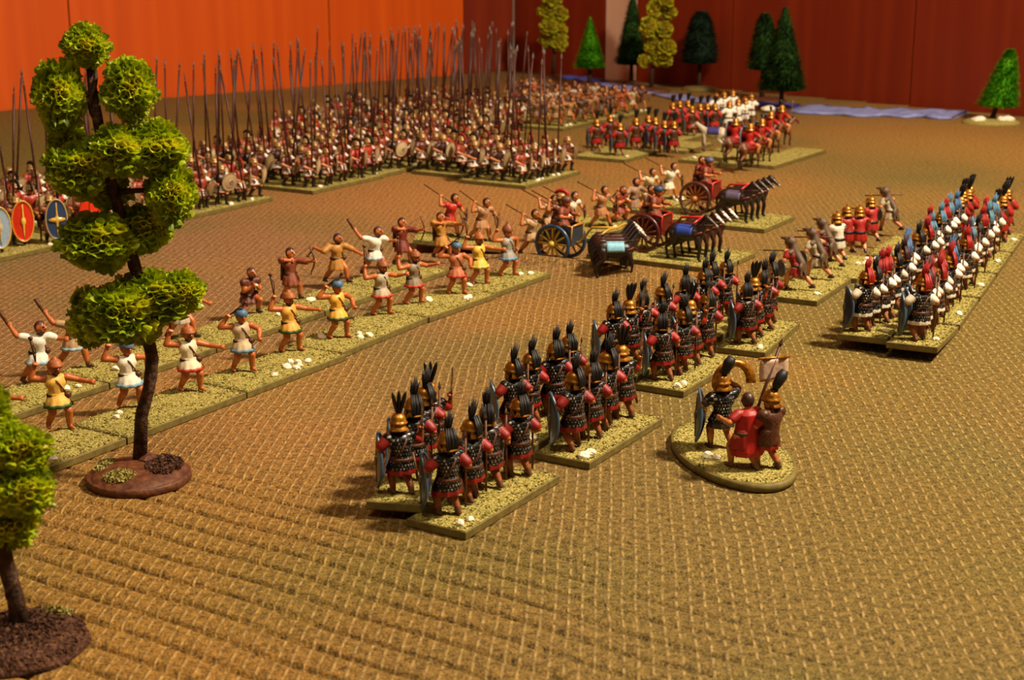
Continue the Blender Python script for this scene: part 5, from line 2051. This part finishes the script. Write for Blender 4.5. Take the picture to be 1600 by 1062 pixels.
def foam_clump(rx, ry, rz, seed, sub=3, chips=260):
    """open-celled foam foliage: honeycomb walls standing on an ellipsoid, ragged at the lips"""
    r = random.Random(seed)
    vs, fs = [], []
    for layer, (ro, ri) in enumerate(((1.0, .74), (.88, .62))):
        bm = bmesh.new()
        bmesh.ops.create_icosphere(bm, subdivisions=sub, radius=1.0)
        rot = Euler((r.uniform(0, 6), r.uniform(0, 6), r.uniform(0, 6))).to_matrix()
        rc0 = math.sqrt(4 * PI / len(bm.verts)) * .56
        n = 9
        for v in bm.verts:
            if r.random() < .08:
                continue
            c = (rot @ v.co.normalized() + Vector((r.uniform(-1, 1), r.uniform(-1, 1), r.uniform(-1, 1))) * .06).normalized()
            x, y, z = frame_of((c + Vector((r.uniform(-1, 1), r.uniform(-1, 1), r.uniform(-1, 1))) * .3).normalized())
            lump = 1 + .13 * math.sin(c.x * 4 + seed) * math.sin(c.y * 5 + seed * 2) + .08 * math.sin(c.z * 7 + seed)
            o, rc = ro * lump * r.uniform(.9, 1.08), rc0 * r.uniform(.75, 1.25)
            b0 = len(vs)
            for depth, k in ((0.0, 1.12), (.06, .98), (.24, .82)):
                for i in range(n):
                    a = 2 * PI * i / n
                    q = c * (o - depth * (1.0 if depth else 1.0)) + (x * math.cos(a) + y * math.sin(a) * .85) * rc * k * r.uniform(.88, 1.12)
                    if depth == 0:
                        q += z * r.uniform(-.05, .06)
                    vs.append(Vector((q.x * rx, q.y * ry, q.z * rz)))
            for d in range(2):
                for i in range(n):
                    a, b = b0 + d * n + i, b0 + d * n + (i + 1) % n
                    if d == 0 and r.random() < .1:
                        continue
                    fs.append((a, b, b + n, a + n))
        bm.free()
    for _ in range(chips):
        d = Vector((r.gauss(0, 1), r.gauss(0, 1), r.gauss(0, 1))).normalized()
        p = Vector((d.x * rx, d.y * ry, d.z * rz)) * r.uniform(.82, 1.1)
        L = r.uniform(.02, .055)
        a = Vector((r.uniform(-1, 1), r.uniform(-1, 1), r.uniform(-1, 1))) * L
        b = Vector((r.uniform(-1, 1), r.uniform(-1, 1), r.uniform(-1, 1))) * L
        o = len(vs)
        vs += [p, p + a, p + a * .6 + b, p + b * .8]
        fs.append((o, o + 1, o + 2, o + 3))
    return vs, fs


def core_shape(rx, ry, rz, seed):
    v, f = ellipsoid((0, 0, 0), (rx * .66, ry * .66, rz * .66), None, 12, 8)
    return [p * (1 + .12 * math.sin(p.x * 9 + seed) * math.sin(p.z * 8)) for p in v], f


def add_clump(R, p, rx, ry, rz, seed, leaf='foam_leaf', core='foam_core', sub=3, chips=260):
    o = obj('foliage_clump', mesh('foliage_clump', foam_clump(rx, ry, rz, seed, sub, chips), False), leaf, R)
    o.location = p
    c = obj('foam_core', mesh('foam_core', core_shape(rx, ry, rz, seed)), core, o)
    return o


# ---- tall tree left of the slingers
bx, by = G(217, 744, .1)
T1 = thing('foam_tree', 'tall wire-trunk tree with green foam clumps on a round brown base', 'tree', (bx, by, 0))
rb = 1.2
obj('base_disc', mesh('base_disc', lathe([(rb * .98, 0), (rb, .03), (rb, .17), (rb * .97, .2), (.01, .2)], 48, 1, 1, None, False)), 'soil', T1)
r7 = random.Random(4)
mv = lathe([(rb * .93, .19), (rb * .86, .26), (rb * .72, .33), (rb * .5, .38), (rb * .25, .42), (.01, .44)], 30, 1, 1, lambda i, a: 1 + .035 * math.sin(a * 5 + i) + .02 * math.sin(a * 9), False)
obj('soil_mound', mesh('soil_mound', mv), 'soil', T1)


def grit_patch(c, w, d, n, seed, z0, size=(.03, .07)):
    r = random.Random(seed)
    vs, fs = [], []
    for _ in range(n):
        a, k = r.uniform(0, 2 * PI), math.sqrt(r.random())
        p = Vector((c[0] + math.cos(a) * k * w, c[1] + math.sin(a) * k * d, z0 + (1 - k * k) * .1 + r.uniform(-.02, .03)))
        s = r.uniform(*size)
        o = len(vs)
        for q in ((1, 0, 0), (-.6, .8, 0), (-.5, -.8, .1), (0, 0, 1)):
            vs.append(p + Euler((r.uniform(0, 1), r.uniform(0, 1), r.uniform(0, 6))).to_matrix() @ Vector(q) * s)
        fs += [(o, o + 1, o + 3), (o + 1, o + 2, o + 3), (o + 2, o, o + 3), (o, o + 2, o + 1)]
    return vs, fs


o = obj('gravel', mesh('gravel', grit_patch((.5, .1), .5, .62, 900, 3, .34), False), 'grit', T1)
o['kind'] = 'stuff'
o = obj('grass_tuft', mesh('grass_tuft', grit_patch((-.25, -.55), .42, .4, 900, 6, .3, (.025, .05)), False), 'flock', T1)
o['kind'] = 'stuff'
o = obj('grass_tuft', mesh('grass_tuft', grit_patch((-.78, .2), .26, .5, 500, 7, .27, (.025, .05)), False), 'flock', T1)
o['kind'] = 'stuff'
obj('rock', mesh('rock', [(lambda v, f: ([p + Vector((.14, .35, .42)) for p in v], f))(*ellipsoid((0, 0, 0), (.22, .3, .12), None, 8, 5))][0], False), 'soil', T1)


def local(px, py, Y, origin):
    p = WP(px, py, Y)
    return Vector((p.x - origin[0], p.y - origin[1], p.z))


def trunk_pts(pix, Y0, origin, dys):
    return [local(px, py, Y0 + dy, origin) for (px, py), dy in zip(pix, dys)]


Y1 = by + .35
pix = [(217, 700), (221, 650), (233, 605), (238, 560), (229, 515), (224, 465), (210, 410), (192, 350), (178, 300), (165, 245), (154, 195), (146, 150), (139, 100)]
tp = trunk_pts(pix, Y1, (bx, by), [0, .05, -.05, .1, 0, 0, .1, 0, .05, 0, 0, -.05, 0])
tp[0].z = .3
tr = []
rads = [.17, .15, .14, .15, .135, .13, .13, .12, .12, .12, .12, .11, .07]
obj('trunk', mesh('trunk', tube(tp, rads, 10)), 'bark', T1)
# second wire twisted round the trunk
tw = []
for i in range(60):
    k = i / 59 * (len(tp) - 1)
    j = min(int(k), len(tp) - 2)
    p = tp[j].lerp(tp[j + 1], k - j)
    tw.append(p + Vector((math.cos(i * .55) * .11, math.sin(i * .55) * .11, 0)))
obj('twisted_wire', mesh('twisted_wire', tube(tw, .055, 7)), 'bark', T1)
CL = [(134, 72, 34, 30, 0), (92, 150, 37, 50, -.2), (202, 141, 38, 47, 0), (105, 228, 30, 36, .6), (120, 265, 42, 42, -.35), (182, 236, 46, 38, -.3), (243, 234, 50, 40, .1),
      (266, 303, 36, 46, .0), (152, 378, 56, 42, -.2), (222, 358, 40, 40, .35), (186, 488, 54, 50, -.3), (240, 462, 66, 38, .1), (285, 455, 34, 32, .0), (222, 500, 34, 34, -.1), (138, 497, 28, 46, .5), (168, 300, 34, 28, .4)]
PXU = (744 + 100) / CAM_H / 1.03
for i, (px, py, rx, ry, dy) in enumerate(CL):
    p = local(px, py, Y1 + dy, (bx, by))
    k = 1 / 66.5
    add_clump(T1, p, rx * k, (rx + ry) / 2 * k * .9, ry * k, i + 1)
    # branch from the trunk to the clump
    z = min(range(len(tp)), key=lambda q: (tp[q] - p).length + (0 if tp[q].z < p.z + .3 else .5))
    if (tp[z] - p).length > .25:
        obj('branch', mesh('branch', tube([tp[z], tp[z].lerp(p, .5) + Vector((0, 0, .06)), p], [.08, .06, .04], 6)), 'bark', T1)

# ---- foam tree cut by the lower left corner
ox, oy = G(28, 1002, .1)
T2 = thing('foam_tree', 'foam tree cut off by the bottom left corner on a gritty brown base', 'tree', (ox, oy, 0))
obj('base_disc', mesh('base_disc', lathe([(1.22, 0), (1.25, .05), (1.2, .16), (.95, .3), (.6, .38), (.01, .42)], 40, 1, 1, lambda i, a: 1 + .02 * math.sin(a * 7 + i), False)), 'grit', T2)
o = obj('gravel', mesh('gravel', grit_patch((0, 0), 1.18, 1.18, 3200, 9, .2, (.03, .075)), False), 'grit', T2)
for v in o.data.vertices:
    d = math.hypot(v.co.x, v.co.y)
    v.co.z += max(0, .2 * (1 - (d / 1.2) ** 2)) - .06
o['kind'] = 'stuff'
o = obj('grass_tuft', mesh('grass_tuft', grit_patch((.45, .75), .35, .2, 260, 12, .28, (.025, .05)), False), 'flock', T2)
o['kind'] = 'stuff'
Y2 = oy + .1
pix = [(30, 968), (24, 930), (12, 895), (6, 860), (8, 820), (4, 770), (8, 720)]
tp2 = trunk_pts(pix, Y2, (ox, oy), [0] * 7)
tp2[0].z = .38
obj('trunk', mesh('trunk', tube(tp2, [.17, .15, .14, .14, .13, .12, .08], 10)), 'bark', T2)
obj('twisted_wire', mesh('twisted_wire', tube([tp2[min(int(i / 29 * 6), 5)].lerp(tp2[min(int(i / 29 * 6), 5) + 1], i / 29 * 6 - min(int(i / 29 * 6), 5)) + Vector((math.cos(i * .7) * .12, math.sin(i * .7) * .12, 0)) for i in range(30)], .06, 7)), 'bark', T2)
for i, (px, py, rx, ry, dy) in enumerate(((30, 700, 46, 36, 0), (35, 765, 44, 38, -.15), (12, 815, 44, 40, .1), (-30, 740, 50, 60, 0), (-10, 680, 40, 36, .2), (-35, 650, 44, 50, 0))):
    k = 1 / 83
    p = local(px, py, Y2 + dy, (ox, oy))
    add_clump(T2, p, rx * k, (rx + ry) / 2 * k * .9, ry * k, 30 + i, 'foam_leaf', 'foam_core', 3, 420)


# ---- far trees
def conifer(px, foot, top, bot, half, mat, label, bell=0.0, lean=0.0, base='soil', n=2600, rocks=0, base_w=1.0, base_mat='soil'):
    x, y = G(px, foot)
    sc = (foot + 100) / CAM_H * 1.0
    zt, zb = WP(px, top, y).z, WP(px, bot, y).z
    w = half / sc * 1.12
    R = thing('fir_tree', label, 'tree', (x, y, 0))
    obj('base_disc', mesh('base_disc', lathe([(base_w, 0), (base_w, .12), (base_w * .8, .25), (.01, .34)], 20, 1.2, 1, None, False)), base_mat, R)
    lv = Vector((lean, 0, 0))
    obj('trunk', mesh('trunk', tube([(0, 0, .2), lv * .25 + Vector((0, 0, zb * .6)), lv * .5 + Vector((0, 0, zb + .4))], [.2, .17, .15], 8)), 'bark', R)
    hh = zt - zb

    def rad(k):
        return w * ((1 - bell) * (1 - k) + bell * math.sqrt(max(0, 1 - k ** 1.7))) + .04 * w
    prof = [(.05 * w, zb + .15)] + [(rad(k) * .82 * (1 + .05 * math.sin(k * 40)), zb + hh * k) for k in (.0, .1, .2, .3, .4, .5, .6, .7, .8, .9, .97)]
    vs, fs = lathe(prof, 18, 1, 1, None, True)
    vs = [v + lv * (.5 + .8 * (v.z - zb) / hh) for v in vs]
    cr = obj('crown', mesh('crown', (vs, fs)), mat, R)
    r = random.Random(int(px))
    bv, bf = [], []
    for _ in range(n):
        k = 1 - math.sqrt(r.random()) if bell < .3 else r.random() * .97
        a = r.uniform(0, 2 * PI)
        rr = rad(k)
        d = Vector((math.cos(a), math.sin(a), r.uniform(-.15, .55))).normalized()
        tier = .05 * math.sin(k * 40)
        p = Vector((math.cos(a) * rr * .72, math.sin(a) * rr * .72, zb + hh * k)) + lv * (.5 + .8 * k)
        e = p + d * (rr * .3 * (1 + tier * 2) + .12) * r.uniform(.8, 1.1)
        t = Vector((-math.sin(a), math.cos(a), r.uniform(-.5, .5))) * .05
        o_ = len(bv)
        bv += [p - t, p + t, e]
        bf.append((o_, o_ + 1, o_ + 2))
    b = obj('bristles', mesh('bristles', (bv, bf), False), mat, cr)
    b['kind'] = 'stuff'
    for i in range(rocks):
        o = obj('stone', PEB[i], 'stone', R)
        o.location = ((-1.0, .55, .95)[i], -.6, .3)
        o.scale = (3.0, 2.6, 3.2)
    return R


conifer(921, 135, 24, 105, 22, 'bright_fir', 'small bright green fir behind the tan troops')
conifer(986, 131, -14, 100, 25, 'dark_fir', 'tall dark green fir in front of the pale wall strip', .1, 0, 'soil', 2600, 0, .6)
conifer(1092, 140, 15, 98, 28, 'blue_fir', 'dark blue-green bell-shaped tree standing alone', .9, 0, 'soil', 2600, 0, 1.2, 'board')
conifer(1190, 158, 18, 108, 24, 'dark_fir', 'dark green bell-shaped tree half hidden by the large fir', .75, 0, 'soil', 2600, 0, 1.6)
conifer(1220, 175, 7, 140, 35, 'dark_fir', 'largest dark green cone-shaped fir near the river', .12, 0, 'soil', 4200, 1, .7)
conifer(1548, 192, 74, 166, 29, 'bright_fir', 'leaning bright green fir at the right edge with pale stones', .4, .75, 'soil', 3000, 3, 1.6, 'flock')


def foam_far(px, foot, clumps, label, base_mat='soil'):
    x, y = G(px, foot)
    R = thing('foam_tree', label, 'tree', (x, y, 0))
    obj('base_disc', mesh('base_disc', lathe([(1.3, 0), (1.3, .12), (1.0, .28), (.01, .36)], 20, 1.2, 1, None, False)), base_mat, R)
    zt = WP(px, clumps[0][1], y).z
    lx = WP(clumps[0][0], 50, y).x - x
    obj('trunk', mesh('trunk', tube([(0, 0, .25), (.1, 0, zt * .3), (lx * .6, 0, zt * .6), (lx, 0, zt)], [.19, .16, .13, .08], 8)), 'bark', R)
    k = CAM_H / (foot + 100)
    for i, (cx, cy, rx, ry) in enumerate(clumps):
        add_clump(R, local(cx, cy, y + (i % 3 - 1) * .35, (x, y)), rx * k, rx * k, ry * k, int(px) + i, 'yellow_leaf', 'yellow_core', 2, 160)
    return R


foam_far(864, 122, [(862, -2, 16, 16), (855, 18, 15, 14), (873, 22, 14, 14), (858, 42, 15, 14), (872, 48, 14, 14), (856, 63, 14, 12), (874, 66, 13, 14)], 'slim yellow-green foam tree in the far corner')
foam_far(1017, 143, [(1040, 2, 13, 12), (1022, 14, 12, 16), (1044, 20, 13, 11), (1014, 42, 13, 16), (1036, 46, 16, 13), (1020, 70, 14, 16), (1042, 74, 15, 14), (1032, 92, 18, 12), (1006, 95, 10, 10)], 'yellow-green foam tree standing beside the tall dark fir')

# ---------------------------------------------------------------- the prototypes have done their work
for r_ in PROTO.values():
    kill_tree(r_)
for me_ in list(bpy.data.meshes):
    if me_.users == 0:
        bpy.data.meshes.remove(me_)
